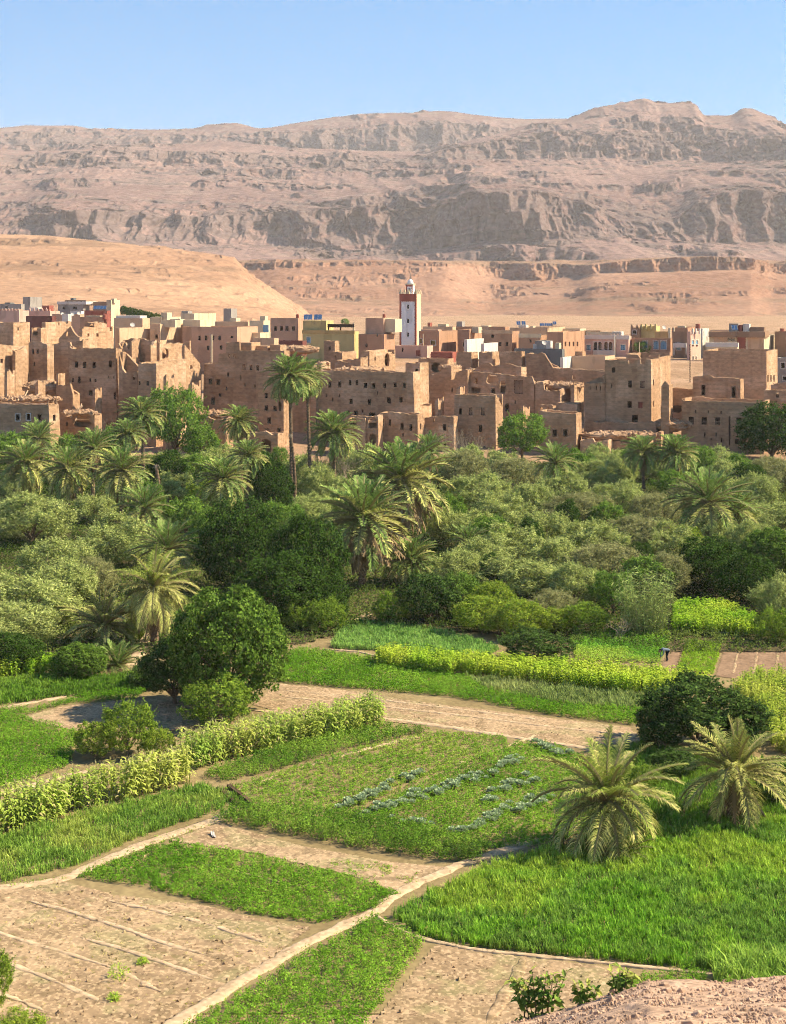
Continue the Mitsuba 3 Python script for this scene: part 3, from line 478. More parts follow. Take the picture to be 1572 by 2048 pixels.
V('brown house with white-framed windows and a cream right side behind the prayer hall', (838, 878, 915), 662, 450, 'terracotta', wins=[W(841, 682, 6, 8, 'pg'), W(866, 686, 9, 10, 'pg')], bits=[('parapet', 842, 876, 659, 664, 1, 3, 'pink')])
V('brown house with a bulging cream side in the middle of the village', (915, 939, 965), 659, 452, 'terracotta', bits=[('stair_house', 944, 957, 654, 662, 2, 3, 'cream')], wins=[W(928, 689, 4, 8)])
V('small white house in front of the bulging cream side', (928, 934, 968), 679, 428, 'white')
V('long low white house right of the small white house', (962, 968, 996), 687, 424, 'white')
V('wide red-brown house with two small dark windows', (964, 1024, 1039), 662, 440, 'terracotta', wins=[W(1000, 688, 5, 8), W(1014, 688, 5, 8), W(985, 672, 6, 6, 'a')], bits=[('cornice', 963, 1025, 660, 663, -.12, .1, 'sand')])
V('red-brown house with a flat cream roof edge', (1037, 1081, 1094), 670, 436, 'terracotta', wins=[W(1061, 682, 4, 6)], bits=[('cornice', 1037, 1082, 667, 671, -.12, .1, 'cream')])
V('reddish house with a broad cream-yellow side', (1094, 1126, 1169), 664, 432, 'terracotta', swins=[W(1131, 688, 3, 9, 'o'), W(1139, 688, 3, 9, 'o'), W(1147, 688, 3, 9, 'o'), W(1155, 688, 3, 9, 'o')])
V('low dark grey house with a white tank on its roof', (1028, 1124, 1127), 697, 402, 'darkgrey', bits=[('stair_house', 1070, 1090, 682, 698, 2, 4, 'grey'), ('water_tank', 1091, 1101, 682, 698, 2, 2, 'white'), ('water_tank', 1066, 1073, 688, 698, 2, 2, 'white'), ('water_tank', 1110, 1118, 686, 698, 2, 2, 'cream')])
V('small white shed below the cream-yellow side', (1120, 1126, 1145), 715, 388, 'white')
V('pale low sheds above the crenellated wall', (1144, 1210, 1230), 712, 392, 'sand', bits=[('wall_stub', 1150, 1165, 703, 713, 2, 3, .6)])
V('pink house with white arcades and a balcony', (1166, 1257, 1263), 672, 452, 'rose', wins=[W(1177, 695, 8, 10, 'pBg'), W(1191, 692, 7, 16, 'ap'), W(1200, 692, 7, 16, 'ap'), W(1212, 692, 7, 16, 'ap'), W(1221, 692, 7, 16, 'ap'), W(1246, 695, 9, 10, 'pBg')],
  bits=[('cornice', 1165, 1258, 670, 674, -.2, .18, 'white'), ('balcony', 1186, 1228, 701, 706, -.9, .85, 'white'), ('balcony', 1186, 1228, 709, 712, -.9, .85, 'cream'), ('column', 1227, 1231, 672, 712, -.5, .4, 'cream')], crenel=(.5, .7))
V('dark brown tower house with a niche and a bright yellow crenellated side', (1261, 1279, 1314), 655, 472, 'brown', wins=[W(1269, 664, 8, 7, 'ap')], crenel=(.8, 1.1), bits=[('merlon', 1281, 1284, 648, 656, 1, 1, 'yellow'), ('merlon', 1290, 1293, 648, 656, 1, 1, 'yellow'), ('merlon', 1300, 1303, 648, 656, 1, 1, 'yellow'), ('merlon', 1309, 1312, 648, 656, 1, 1, 'yellow'), ('upper_room', 1280, 1313, 652, 674, 2, 5, 'yellow')])
V('orange parapet house behind the round green tree', (1310, 1338, 1342), 663, 462, 'orange', bits=[('pillar', 1336, 1341, 656, 680, -.3, .6, 'cream')])
V('shaded house with blue arched shutters behind the round green tree', (1264, 1341, 1344), 676, 450, 'terracotta', wins=[W(1312, 690, 10, 16, 'apB'), W(1327, 690, 12, 17, 'apB'), W(1290, 690, 9, 15, 'apB')])
V('brown house with a white pointed door canopy', (1345, 1374, 1378), 663, 445, 'brown', wins=[W(1357, 693, 9, 13, 'apB')], bits=[('canopy', 1346, 1373, 686, 691, -.6, .6, 'white'), ('post', 1347, 1349, 690, 705, -.5, .2, 'white'), ('post', 1371, 1373, 690, 705, -.5, .2, 'white'), ('merlon', 1346, 1349, 655, 664, .2, .5, 'cream')])
V('slender pink tower house with white crenels and blue bands', (1374, 1381, 1402), 663, 430, 'rose', t=30, crenel=(.4, .6), swins=[W(1386, 684, 5, 9, 'apB'), W(1394, 684, 5, 9, 'apB'), W(1386, 717, 3, 9, 'p'), W(1392, 717, 3, 9, 'p')], bits=[('merlon', 1383, 1386, 657, 664, 1, .5, 'white'), ('merlon', 1390, 1393, 657, 664, 3, .5, 'white'), ('merlon', 1397, 1400, 657, 664, 4, .5, 'white')])
V('narrow grey-white house with two small windows', (1402, 1405, 1418), 657, 452, 'white', t=30, swins=[W(1407, 668, 3, 9, 'g'), W(1413, 677, 3, 8, 'g')])
V('wide shop house with a dark red shutter under a deep flat roof', (1419, 1528, 1550), 671, 440, 'cream', wins=[W(1483, 685, 17, 28, 'r'), W(1463, 677, 13, 8, 'g')], bits=[('flat_roof', 1417, 1530, 663, 670, -1.2, 8, 'brown'), ('wall_panel', 1428, 1455, 673, 702, -.1, .09, 'sand'), ('wall_panel', 1495, 1526, 673, 702, -.1, .09, 'sand'), ('stair_house', 1458, 1476, 647, 664, 2, 3, 'grey'), ('water_tank', 1477, 1484, 650, 664, 2, 2, 'red'), ('stair_house', 1486, 1498, 648, 664, 2, 3, 'white'), ('parapet', 1500, 1528, 654, 664, 2, 3, 'brown')])
V('low cream wall in front of the shop house', (1413, 1474, 1478), 688, 424, 'cream', bits=[('coping', 1411, 1476, 685, 689, -.2, 1.2, 'white')])
V('brown rendered house at the right end of the village', (1549, 1640, 1646), 663, 446, 'brown', bits=[('water_tank', 1560, 1567, 657, 664, 2, 1.5, 'red')])
V('grey breeze-block shed with a white hatch at the right edge', (1553, 1640, 1646), 716, 372, 'grey', wins=[W(1566, 731, 7, 11, 'p'), W(1569, 757, 7, 8, 'p')])
# further roofs, seen above the front rows
for lab, xs, top, Y, c, bits in [
  ('long pale house behind the brown house with white-framed windows', (846, 905, 912), 653, 520, 'sand', [('stair_house', 876, 892, 648, 655, 1, 3, 'cream'), ('water_tank', 855, 860, 645, 655, 1, 2, 'red')]),
  ('flat brick-coloured house under a grey roof shed', (902, 1010, 1018), 653, 530, 'terracotta', [('stair_house', 913, 924, 643, 655, 1, 3, 'grey'), ('stair_house', 962, 977, 651, 657, 0, 3, 'cream')]),
  ('flat house with white chimneys and a pair of tilted solar panels', (1020, 1095, 1130), 655, 525, 'sand', [('stair_house', 1037, 1052, 650, 657, 1, 3, 'white'), ('stair_house', 1060, 1066, 652, 657, 1, 3, 'cream')]),
  ('far low house right of the tilted solar panels', (1110, 1160, 1172), 657, 540, 'cream', []),
  ('low pale house with white merlons behind the pink arcade house', (1172, 1238, 1245), 664, 500, 'cream', [('stair_house', 1224, 1243, 663, 672, 0, 3, 'white')]),
  ('far dark-roofed shed behind the pink arcade house', (1168, 1200, 1204), 661, 540, 'brown', []),
  ('far brick house above the slender pink tower', (1344, 1375, 1398), 655, 520, 'terracotta', [('stair_house', 1355, 1370, 652, 658, 1, 2, 'cream'), ('water_tank', 1391, 1398, 648, 658, 1, 2, 'red')]),
  ('low cream roof behind the shop house', (1420, 1460, 1464), 660, 500, 'sand', []),
  ('pale boxy house behind the long orange-brown house', (430, 496, 504), 643, 500, 'sand', [('stair_house', 460, 472, 636, 646, 1, 3, 'cream')]),
  ('cream house with a blue door behind the long orange-brown house', (499, 527, 540), 641, 470, 'cream', [('shutter', 526, 537, 650, 664, -.1, .1, 'blue'), ('stair_house', 520, 530, 632, 644, 1, 2, 'cream')]),
  ('whitish terrace house at the foot of the sandy hill', (361, 388, 432), 627, 560, 'cream', [('stair_house', 363, 376, 622, 630, 1, 3, 'grey')]),
  ('lone grey hut on the plain below the sandy hill', (447, 462, 474), 617, 640, 'grey', []),
  ('low white-roofed house above the cream house', (228, 285, 300), 636, 470, 'sand', [('parapet', 232, 280, 631, 638, 1, 4, 'white')]),
  ('cream house with a white stair turret', (300, 322, 362), 634, 480, 'cream', [('stair_house', 322, 334, 625, 640, 1, 3, 'cream'), ('parapet', 340, 360, 638, 646, 1, 3, 'cream')]),
  ('dark low house under a line of garden trees', (238, 262, 290), 632, 530, 'brown', [])]:
    V(lab, xs, top, Y, c, bits=bits)
for lab, xs, top, Y, c, bits, kw in [
  ('pink crenellated house at the far left edge', (-30, 38, 58), 621, 560, 'rose', [('parapet', -20, 36, 618, 622, 1, 3, 'pink')], dict(crenel=(.7, .9))),
  ('whitish grey house above the pink crenellated house', (-30, 42, 48), 608, 640, 'grey', [('stair_house', 10, 20, 605, 612, 1, 3, 'darkgrey')], dict(wins=[W(13, 614, 5, 5, 'o')])),
  ('grey two-storey block topmost at the far left', (46, 60, 84), 594, 720, 'grey', [], {}),
  ('pale pink house with white roof merlons', (57, 100, 120), 622, 570, 'rose', [('parapet', 60, 75, 615, 624, 2, 3, 'white'), ('stair_house', 84, 98, 611, 624, 3, 3, 'red')], dict(crenel=(.9, 1.2))),
  ('large unfinished grey house with a flat roof slab', (116, 166, 179), 606, 660, 'grey', [('flat_roof', 114, 172, 603, 606, -.5, 8, 'white'), ('upper_room', 130, 172, 600, 608, 2, 5, 'brown'), ('stair_house', 141, 147, 596, 604, 3, 2, 'darkgrey')], dict(wins=[W(150, 616, 8, 5, 'o'), W(128, 616, 6, 5, 'o')])),
  ('dark red house with blue solar panels on its roof', (164, 214, 220), 621, 580, 'red', [], {}),
  ('tall narrow cream stair tower above the dark red house', (213, 222, 240), 600, 620, 'cream', [('merlon', 223, 228, 597, 603, 1, 2, 'cream')], {}),
  ('grey-brown house behind the dark red house', (186, 214, 224), 604, 660, 'brown', [('stair_house', 196, 204, 603, 608, 1, 2, 'darkgrey')], {}),
  ('dark maroon low house with white tanks on its roof', (52, 104, 110), 632, 520, 'maroon', [('water_tank', 124, 136, 628, 640, -2, 2, 'white')], {}),
  ('low pink house with a row of white roof ornaments', (104, 160, 168), 628, 545, 'pink', [('parapet', 140, 162, 622, 630, 1, 2, 'white')], {}),
  ('brick-red house next to a small green tree', (160, 205, 214), 634, 500, 'terracotta', [('water_tank', 205, 213, 628, 640, 1, 2, 'red'), ('parapet', 172, 200, 631, 636, 1, 2, 'cream')], {})]:
    V(lab, xs, top, Y, c, bits=bits, **kw)

# --- the minaret
def minaret():
    key = fresh('minaret'); Y = 470; t = math.radians(16)
    u, v = np.array([math.cos(t), -math.sin(t), 0]), np.array([math.sin(t), math.cos(t), 0])
    k0, k1 = (799 - 786) / F, (833 - 786) / F
    a = Y * (k1 - k0) / (math.cos(t) + k0 * math.sin(t)); C = np.array([k1 * Y, Y, 0.0]); O = C - a * u; fr = (O, u, v)
    z = lambda py: EYE - (py - HZ) / F * Y
    zb, zt = 12.0, z(588); w = .55
    m = []
    for (p0, p1, q0, q1) in ((0, w, zb, zt), (a - w, a, zb, zt), (w, a - w, z(603), zt)):      # red border of the front, proud of the white field
        m.append(block(fr, p0, p1, -.12, .3, q0, q1))
    putc(key + '__border', m, 'minaret')
    holes = [sg.box(a / 2 - .28, z(y) - .6, a / 2 + .28, z(y) + .6) for y in (613.5, 642, 669.5)]
    field = sg.box(w, zb, a - w, z(603)).difference(shapely.union_all(holes))
    putc(key + '__wall', [extruded(field, 0, .3, fr, 'u'), block(fr, .01, .3, .3, a, zb, zt - .01), block(fr, .3, a - .3, a - .3, a - .01, zb, zt - .02), block(fr, .3, a - .3, .3, a - .3, zt - .4, zt - .1)], 'limewash')
    putc(key + '__side_wall', block(fr, a - .3, a - .01, .3, a, zb, zt - .015), 'cream')
    for i, y in enumerate((613.5, 642, 669.5)):
        putc(key + '__window' + (f'_{i:03d}' if i else ''), block(fr, a / 2 - .28, a / 2 + .28, .2, .28, z(y) - .6, z(y) + .6), 'wood')
    i = 0
    for (uu, vv) in ((.3, .2), (a - .3, .2), (.3, a - .3), (a - .3, a - .3), (a / 2, .2), (a - .3, a / 2)):
        for r, h0, h1 in ((.42, 0, .7), (.24, .7, 1.3)):
            putc(key + '__merlon' + (f'_{i:03d}' if i else ''), block(fr, uu - r, uu + r, vv - r, vv + r, zt + h0, zt + h1), 'cream'); i += 1
    b0, b1 = a / 2 - 1.05, a / 2 + 1.05
    lan = sg.box(b0, zt - .1, b1, z(570)).difference(sg.box(a / 2 - .3, zt + .6, a / 2 + .3, zt + 1.8))
    putc(key + '__lantern', [extruded(lan, b0, b0 + .2, fr, 'u'), block(fr, b0 + .01, b0 + .2, b0 + .2, b1, zt - .1, z(570)), block(fr, b1 - .2, b1 - .01, b0 + .2, b1, zt - .1, z(570)), block(fr, b0 + .2, b1 - .2, b1 - .2, b1, zt - .1, z(570))], 'limewash')
    putc(key + '__lantern__border', [block(fr, b0 - .02, b0 + .32, b0 - .06, b0, zt - .1, z(570)), block(fr, b1 - .32, b1 + .02, b0 - .06, b0, zt - .1, z(570)), block(fr, b0 + .32, b1 - .32, b0 - .06, b0, z(573), z(570))], 'minaret')
    putc(key + '__lantern__cornice', block(fr, b0 - .25, b1 + .25, b0 - .25, b1 + .25, z(570), z(567)), 'cream')
    prof = [(.95, 0), (.9, .4), (.7, .85), (.38, 1.2), (.12, 1.42), (0, 1.45)]
    d = trimesh.creation.revolve(prof, sections=20); d.apply_translation(O + u * a / 2 + v * a / 2 + np.array([0, 0, z(567)])); putc(key + '__dome', d, 'limewash')
    fin = [trimesh.creation.cylinder(.05, 1.7, sections=6)] + [trimesh.creation.icosphere(1, r) for r in (.2, .15, .1)]
    for g, h in zip(fin, (.7, .25, .7, 1.1)): g.apply_translation(O + u * a / 2 + v * a / 2 + np.array([0, 0, z(567) + 1.6 + h]))
    putc(key + '__finial', trimesh.util.concatenate(fin), 'darkgrey')
    tag(key, 'white minaret with a red border, small lantern and dome', 'minaret')
minaret()

# --- roof gear, poles, rubble
def solar(px, py, Y, w, h, label, tilt=.7):
    key = fresh('solar_panel'); c = P(px, py, Y); W_, H_ = w / F * Y, h / F * Y / math.sin(tilt)
    rot = trimesh.transformations.rotation_matrix(tilt, (1, 0, 0))
    m = trimesh.creation.box(extents=(W_, H_, .06)); m.apply_transform(rot); m.apply_translation(c); put(key + '__panel', m, 'solar_glass')
    bars = []
    for x in np.linspace(-.5, .5, max(3, int(W_ / 1.0) + 1)):
        g = trimesh.creation.box(extents=(.07, H_, .03)); g.apply_translation((x * W_ * .98, 0, .05)); g.apply_transform(rot); g.apply_translation(c); bars.append(g)
    for s in (-1, 1):
        g = trimesh.creation.box(extents=(.08, .08, 2.2)); g.apply_translation(c + (s * W_ * .4, .4 * H_ * math.cos(tilt), -.9)); bars.append(g)
    putc(key + '__frame', bars, 'grey'); tag(key, label, 'solar panel')
for a_ in [(1037, 646, 521, 8, 7, 'left one of the tilted pair of solar panels right of the minaret'), (1047, 646, 521, 8, 7, 'right one of the tilted pair of solar panels right of the minaret'),
           (1084, 649, 519, 9, 5, 'leftmost panel in the row of four solar panels'), (1093, 649, 519, 8, 5, 'second panel in the row of four solar panels'), (1101, 649, 519, 8, 5, 'third panel in the row of four solar panels'), (1109, 646, 519, 7, 6, 'rightmost raised panel in the row of four solar panels'),
           (616, 634, 422, 17, 10, 'left blue solar heater on the yellow house'), (636, 634, 422, 16, 10, 'right blue solar heater on the yellow house'), (200, 615, 578, 26, 7, 'blue solar panel on the dark red house at the far left'), (1469, 655, 441, 12, 9, 'small solar panel among the tanks on the shop house')]: solar(*a_)
def pole(px, y0, y1, Y, label, r=.11, c='wood'):
    key = fresh('pole'); b = P(px, y1, Y); h = (y1 - y0) / F * Y + 3
    m = trimesh.creation.cylinder(r, h, sections=8); m.apply_translation((b[0], b[1], b[2] - 3 + h / 2)); putc(key, m, c); tag(key, label, 'pole')
pole(423, 669, 724, 330, 'pale wooden post standing by the large stepped house', .2, 'cream'); pole(1380, 688, 748, 385, 'dark utility pole on the sandy square'); pole(1229, 670, 714, 440, 'white post by the balcony of the arcade house', .16, 'white')
pole(847, 668, 690, 445, 'pale post between minaret and cream house', .12, 'cream'); pole(1279, 684, 712, 425, 'pale post under the round green tree', .13, 'cream')
def tank(px, py, Y, w, h, c, label):
    key = fresh('water_tank'); r = w / F * Y / 2; hh = h / F * Y; b = P(px, py + h / 2, Y)
    d = trimesh.creation.revolve([(0, -.3), (r, -.3), (r, hh * .8), (r * .7, hh * .93), (r * .25, hh), (0, hh)], sections=14); d.apply_translation(b); putc(key, d, c); tag(key, label, 'water tank')
tank(595, 632, 436, 6, 8, 'red', 'red water tank on the orange house with four windows'); tank(768, 632, 420, 6, 9, 'red', 'red water tank on the set-back upper storey'); tank(1396, 652, 512, 7, 9, 'red', 'red water tank near the slender pink tower'); tank(209, 632, 500, 8, 9, 'red', 'red tank at the brick-red house by the small tree')
for px, py, Y, lab in [(136, 632, 520, 'white dish on the maroon house'), (125, 628, 540, 'white dish behind the maroon house'), (145, 629, 545, 'white dish on the low pink house'), (158, 627, 545, 'white dish at the right end of the low pink house'), (265, 650, 390, 'white dish on the plain cream house'), (1088, 686, 404, 'white dish on the dark grey house'), (800, 655, 440, 'white dish left of the minaret'), (1328, 655, 470, 'white dish on the orange parapet house')]:
    key = fresh('satellite_dish'); pf = [(r, .35 * r * r) for r in np.linspace(0.001, .62, 6)] + [(r, .35 * r * r - .03) for r in np.linspace(.62, .001, 6)]
    d = trimesh.creation.revolve(pf, sections=14); d.apply_transform(trimesh.transformations.rotation_matrix(1.0, (1, .4, 0))); c0 = P(px, py, Y); d.apply_translation(c0)
    mast = trimesh.creation.cylinder(.04, 1.2, sections=6); mast.apply_translation(c0 - (0, -.1, .55)); putc(key + '__dish', d, 'white'); putc(key + '__mast', mast, 'grey'); tag(key, lab, 'satellite dish')
def heap(px, py, Y, wx, wy, h, n, label, c=.7, seed=0, beams=0):
    key = fresh('rubble_heap'); rng = np.random.default_rng(seed + 40); b = P(px, py, Y)
    m = trimesh.creation.icosphere(4, 1.0); q = np.array(m.vertices); d = meshkit.fbm(q * 2.2 + seed, 4) - .5
    q *= (1 + .55 * d)[:, None]; q = q * (wx, wy, h) + b; m.vertices = q; ms = [m]
    for _ in range(n):
        s = trimesh.creation.icosphere(1, rng.uniform(.12, .42)); w_ = np.array(s.vertices); w_ *= (1 + .5 * (rng.random(len(w_)) - .5))[:, None]; an, rr = rng.uniform(0, 6.28), rng.random() ** .5
        w_ = w_ * rng.uniform(.6, 1.3, 3) + b + (wx * rr * math.cos(an) * 1.1, wy * rr * math.sin(an) * 1.1, h * max(0, 1 - rr ** 2) ** .5 * .9); s.vertices = w_; ms.append(s)
    putc(key, ms, c); tag(key, label, 'rubble', kind='thing')
    for i in range(beams):
        g = trimesh.creation.cylinder(.12, rng.uniform(3, 5), sections=6); g.apply_transform(trimesh.transformations.euler_matrix(rng.uniform(.7, 1.5), 0, rng.uniform(0, 3))); g.apply_translation(b + (rng.uniform(-1, 1) * wx * .7, -wy * .5, h * rng.uniform(.3, .9)))
        k = fresh('roof_beam'); putc(k, g, 'sand'); tag(k, 'splintered roof beam lying on ' + label, 'beam', 'splintered beams on ' + label)
heap(158, 826, 293, 3.2, 2.0, .45, 60, 'the rubble covering the collapsed roof at the left', .9, 1, 3)
heap(60, 800, 298, 5.5, 2.5, .8, 110, 'the broad rubble slope behind the corner-horned house', .7, 2, 6)
heap(88, 778, 309, 4, 2.5, 1.6, 80, 'the rubble mound beside the twin-windowed tower', .4, 3)
Q('long low eroded wall at the foot of the notched tower', (1186, 1312, 1330), [(1186, 846), (1210, 842), (1250, 847), (1312, 846)], 302, c=.8, amp=.5, deep=5, roof=True)
Q('tumbled reddish wall below the long low eroded wall', (1160, 1216, 1224), [(1160, 880), (1185, 876), (1190, 884), (1216, 880)], 294, c=1.0, amp=.7, deep=4, roof=True)
Q('broken garden wall right of the tumbled reddish wall', (1222, 1300, 1306), [(1222, 885), (1240, 880), (1260, 890), (1300, 886)], 295, c=.7, amp=.7, deep=3)
Q('stump of a pale wall at the foot of the alley', (1308, 1322, 1326), [(1308, 868), (1322, 866)], 298, c=.6, amp=.4, deep=3)
heap(1238, 872, 299, 7.5, 2.0, .9, 130, 'the earth and stones under the notched tower', .6, 5)
heap(1345, 850, 304, 4, 3, 1.2, 60, 'the rubble choking the alley by the notched tower', .4, 7)
heap(970, 742, 345, 4, 2.5, .6, 60, 'the debris between the roofless rooms', .8, 8)
heap(1130, 772, 328, 4, 2.5, .8, 60, 'the debris behind the fluted pillars', .8, 9)
heap(430, 830, 302, 5, 3, .8, 90, 'the debris below the large stepped house', .4, 10)
heap(720, 740, 322, 5, 2, .7, 30, 'the debris along the rim of the long house', .9, 11)
heap(600, 700, 332, 4, 2, .9, 30, 'the debris left of the flat-topped hut', .9, 12)
heap(900, 738, 338, 2.5, 2, 1.0, 30, 'the debris above the dark alley wall', .8, 13)
# ---------------------------------------------------------------- plants
VC = {'type': 'mesh_attribute', 'name': 'vertex_color'}
scene['leaf'] = {'type': 'principledthin', 'base_color': VC, 'roughness': .5, 'diff_trans': .5, 'eta': 1.4}
scene['crown_leaf'] = {'type': 'principledthin', 'base_color': VC, 'roughness': .5, 'diff_trans': .42, 'eta': 1.4}
scene['glossy_leaf'] = {'type': 'principledthin', 'base_color': VC, 'roughness': .36, 'diff_trans': .4, 'eta': 1.5}
def bark_colour(p, n, uv): return mix((.13, .09, .06), (.24, .175, .12), fbm(p.x * 5, p.y * 5, p.z * 2.2, 3))
scene['bark'] = diffuse(bark_colour)
def palm_bark_colour(p, n, uv): return mix((.11, .07, .045), (.27, .185, .12), fbm(p.x * 6, p.y * 6, p.z * 7, 2))
scene['palm_bark'] = diffuse(palm_bark_colour)
scene['dry_twig'] = {'type': 'twosided', 'bsdf': {'type': 'diffuse', 'reflectance': {'type': 'rgb', 'value': (.36, .29, .215)}}}
def tube(pts, rad, sides=6):
    p = np.asarray(pts, float); n = len(p); t = np.gradient(p, axis=0); t /= np.linalg.norm(t, axis=1, keepdims=True) + 1e-9
    ref = np.where(np.abs(t[:, 2:]) < .9, [[0, 0, 1.0]], [[1.0, 0, 0]]); a = np.cross(t, ref); a /= np.linalg.norm(a, axis=1, keepdims=True) + 1e-9; b = np.cross(t, a)
    an = np.arange(sides) / sides * 2 * np.pi; r = np.broadcast_to(rad, (n,))[:, None, None]
    v = p[:, None] + r * (np.cos(an)[None, :, None] * a[:, None] + np.sin(an)[None, :, None] * b[:, None])
    i, j = np.meshgrid(np.arange(n - 1), np.arange(sides), indexing='ij')
    q = np.stack([i * sides + j, i * sides + (j + 1) % sides, (i + 1) * sides + (j + 1) % sides, (i + 1) * sides + j], -1).reshape(-1, 4)
    return v.reshape(-1, 3), np.vstack([q[:, [0, 1, 2]], q[:, [0, 2, 3]]])
def join(ms):
    V_, F_, at = [], [], 0
    for v, f in ms: V_.append(v); F_.append(np.asarray(f) + at); at += len(v)
    return np.vstack(V_), np.vstack(F_)
def unit(a): return a / (np.linalg.norm(a, axis=-1, keepdims=True) + 1e-9)
def leaves(c, n, up, l, w, rng, fold=.25):
    """rhombic leaves at c facing n, pointing along up; l, w arrays"""
    k = len(c); n = unit(n); d = unit(up - (up * n).sum(-1, keepdims=True) * n); s = np.cross(n, d)
    l, w = np.broadcast_to(l, (k,))[:, None], np.broadcast_to(w, (k,))[:, None]
    v = np.stack([c - d * l * .5, c + s * w * .5 + n * w * fold, c + d * l * .5, c - s * w * .5 + n * w * fold], 1)
    f = (np.arange(k)[:, None, None] * 4 + np.array([[0, 1, 2], [0, 2, 3]])[None]).reshape(-1, 3)
    return v.reshape(-1, 3), f
LEAFY = np.array([1.75, 1.7, 1.15])
def tint(rng, k, cols, per=4, spread=.16):
    cols = np.array(cols, float) * LEAFY; i = rng.integers(0, len(cols), k); t = rng.random((k, 1)); j = rng.integers(0, len(cols), k)
    c = cols[i] * (1 - t * .5) + cols[j] * t * .5
    return np.repeat(c * (1 + spread * rng.standard_normal((k, 1))).clip(.55, 1.6), per, 0)
def crown_mesh(seed, cz, rz, nl, clumps, per, l, w, cols, spread=.12, upright=.3, lobe=(.30, .46), fuzz=.10, rim=.5, k_shoots=0, even=(.72, 1.05)):
    rng = np.random.default_rng(seed)
    shoots = k_shoots
    i = np.arange(nl) + .5; ph = np.arccos(1 - 1.75 * i / nl); th = np.pi * (1 + 5 ** .5) * i + rng.uniform(0, 6)
    dirs = np.stack([np.cos(th) * np.sin(ph), np.sin(th) * np.sin(ph), np.cos(ph)], -1)
    rad = rng.uniform(*lobe, nl); cen = dirs * (1 - rad * .85)[:, None] * rng.uniform(*even, (nl, 1))
    wt = rad ** 2 / (rad ** 2).sum(); li = rng.choice(nl, clumps, p=wt)
    dd = unit(rng.standard_normal((clumps, 3)) + dirs[li] * .9); cc = cen[li] + dd * rad[li][:, None] * rng.uniform(.72, 1.08, (clumps, 1))
    cl_t = 1 + .28 * rng.standard_normal(clumps)
    idx = np.repeat(np.arange(clumps), per); k = len(idx)
    c = cc[idx] + rng.standard_normal((k, 3)) * fuzz * .6
    if shoots:                                                     # sprays that stand out of the crown
        sp = 14; di = rng.integers(0, clumps, shoots); sd = unit(dd[di] * .8 + np.array([0, 0, .75]) + rng.standard_normal((shoots, 3)) * .3); tt = np.tile(np.linspace(0, 1, sp), shoots)[:, None]; ji = np.repeat(np.arange(shoots), sp)
        c2 = cc[di][ji] + sd[ji] * tt * rng.uniform(.10, .36, (shoots, 1))[ji] + rng.standard_normal((len(ji), 3)) * .022 * (1.3 - tt)
        c = np.vstack([c, c2]); idx = np.concatenate([idx, di[ji]]); k = len(idx)
    nn = dd[idx] * 1.0 + rng.standard_normal((k, 3)) * .75; up = rng.standard_normal((k, 3)) + dd[idx] * .6 + np.array([0, 0, upright])
    ll = l * rng.uniform(.6, 1.3, k); v, f = leaves(c, nn, up, ll, w * ll / l * rng.uniform(.7, 1.2, k), rng)
    col = tint(rng, k, cols, 4, spread) * np.repeat(cl_t[idx].clip(.55, 1.6), 4)[:, None] ** .5
    v = v * np.array([rim, rim, rz]) + np.array([0, 0, cz])
    return (v, f), np.clip(col, .004, .9), cen * np.array([rim, rim, rz]) + np.array([0, 0, cz])
def limbs(cen, base_r, rng, fork=.22):
    ms = []; top = np.array([rng.uniform(-.03, .03), rng.uniform(-.03, .03), fork])
    ms.append(tube(np.array([[0, 0, -.05], [.01, 0, .02], top * (.5, .5, .55), top]), [base_r * 1.5, base_r * 1.15, base_r, base_r * .85], 8))
    for c in cen[rng.permutation(len(cen))[:9]]:
        m = (top + c) / 2 + rng.uniform(-.04, .04, 3) + np.array([0, 0, .03]); ms.append(tube([top * .9, m, c], [base_r * .6, base_r * .34, base_r * .1], 5))
    return join(ms)
KINDS = {}
def species(kind, variants, cz, rz, nl, clumps, per, l, w, cols, bsdf='crown_leaf', base_r=.03, **k):
    KINDS[kind] = []
    for s in range(variants):
        (v, f), col, cen = crown_mesh(abs(hash_(kind)) % 9999 + s * 131, cz, rz, nl, clumps, per, l, w, cols, **k)
        g, t = f'group_{kind}_{s}', f'group_{kind}_wood_{s}'
        scene[g] = {'type': 'shapegroup', 'crown': mikit.ply((v, f), bsdf, color=col)}
        scene[t] = {'type': 'shapegroup', 'trunk': mikit.ply(limbs(cen, base_r, np.random.default_rng(s + 5), max(.04, cz - rz * .8)), 'bark', smooth=True)}
        KINDS[kind].append((g, t))
def hash_(s): return sum(ord(c) * 31 ** i for i, c in enumerate(s)) % 1000003
OL = [(.19, .235, .105), (.25, .29, .14), (.135, .175, .075), (.34, .37, .21)]
species('olive', 5, .50, .46, 13, 900, 24, .075, .026, OL, fuzz=.075, spread=.26, lobe=(.22, .46), k_shoots=480, even=(.62, 1.12))
species('grey_olive', 2, .54, .48, 22, 760, 24, .085, .022, [(.20, .205, .13), (.175, .19, .11), (.24, .235, .165), (.13, .15, .085)], fuzz=.085, lobe=(.24, .42), k_shoots=260)
species('broadleaf', 3, .54, .44, 14, 620, 18, .062, .046, [(0.088, 0.160, 0.036), (0.120, 0.200, 0.048), (0.060, 0.120, 0.028), (0.160, 0.232, 0.064)], fuzz=.075, lobe=(.26, .44), k_shoots=120)
species('walnut', 2, .54, .5, 18, 760, 20, .062, .046, [(0.033, 0.066, 0.018), (0.045, 0.087, 0.022), (0.024, 0.051, 0.014)], fuzz=.09)
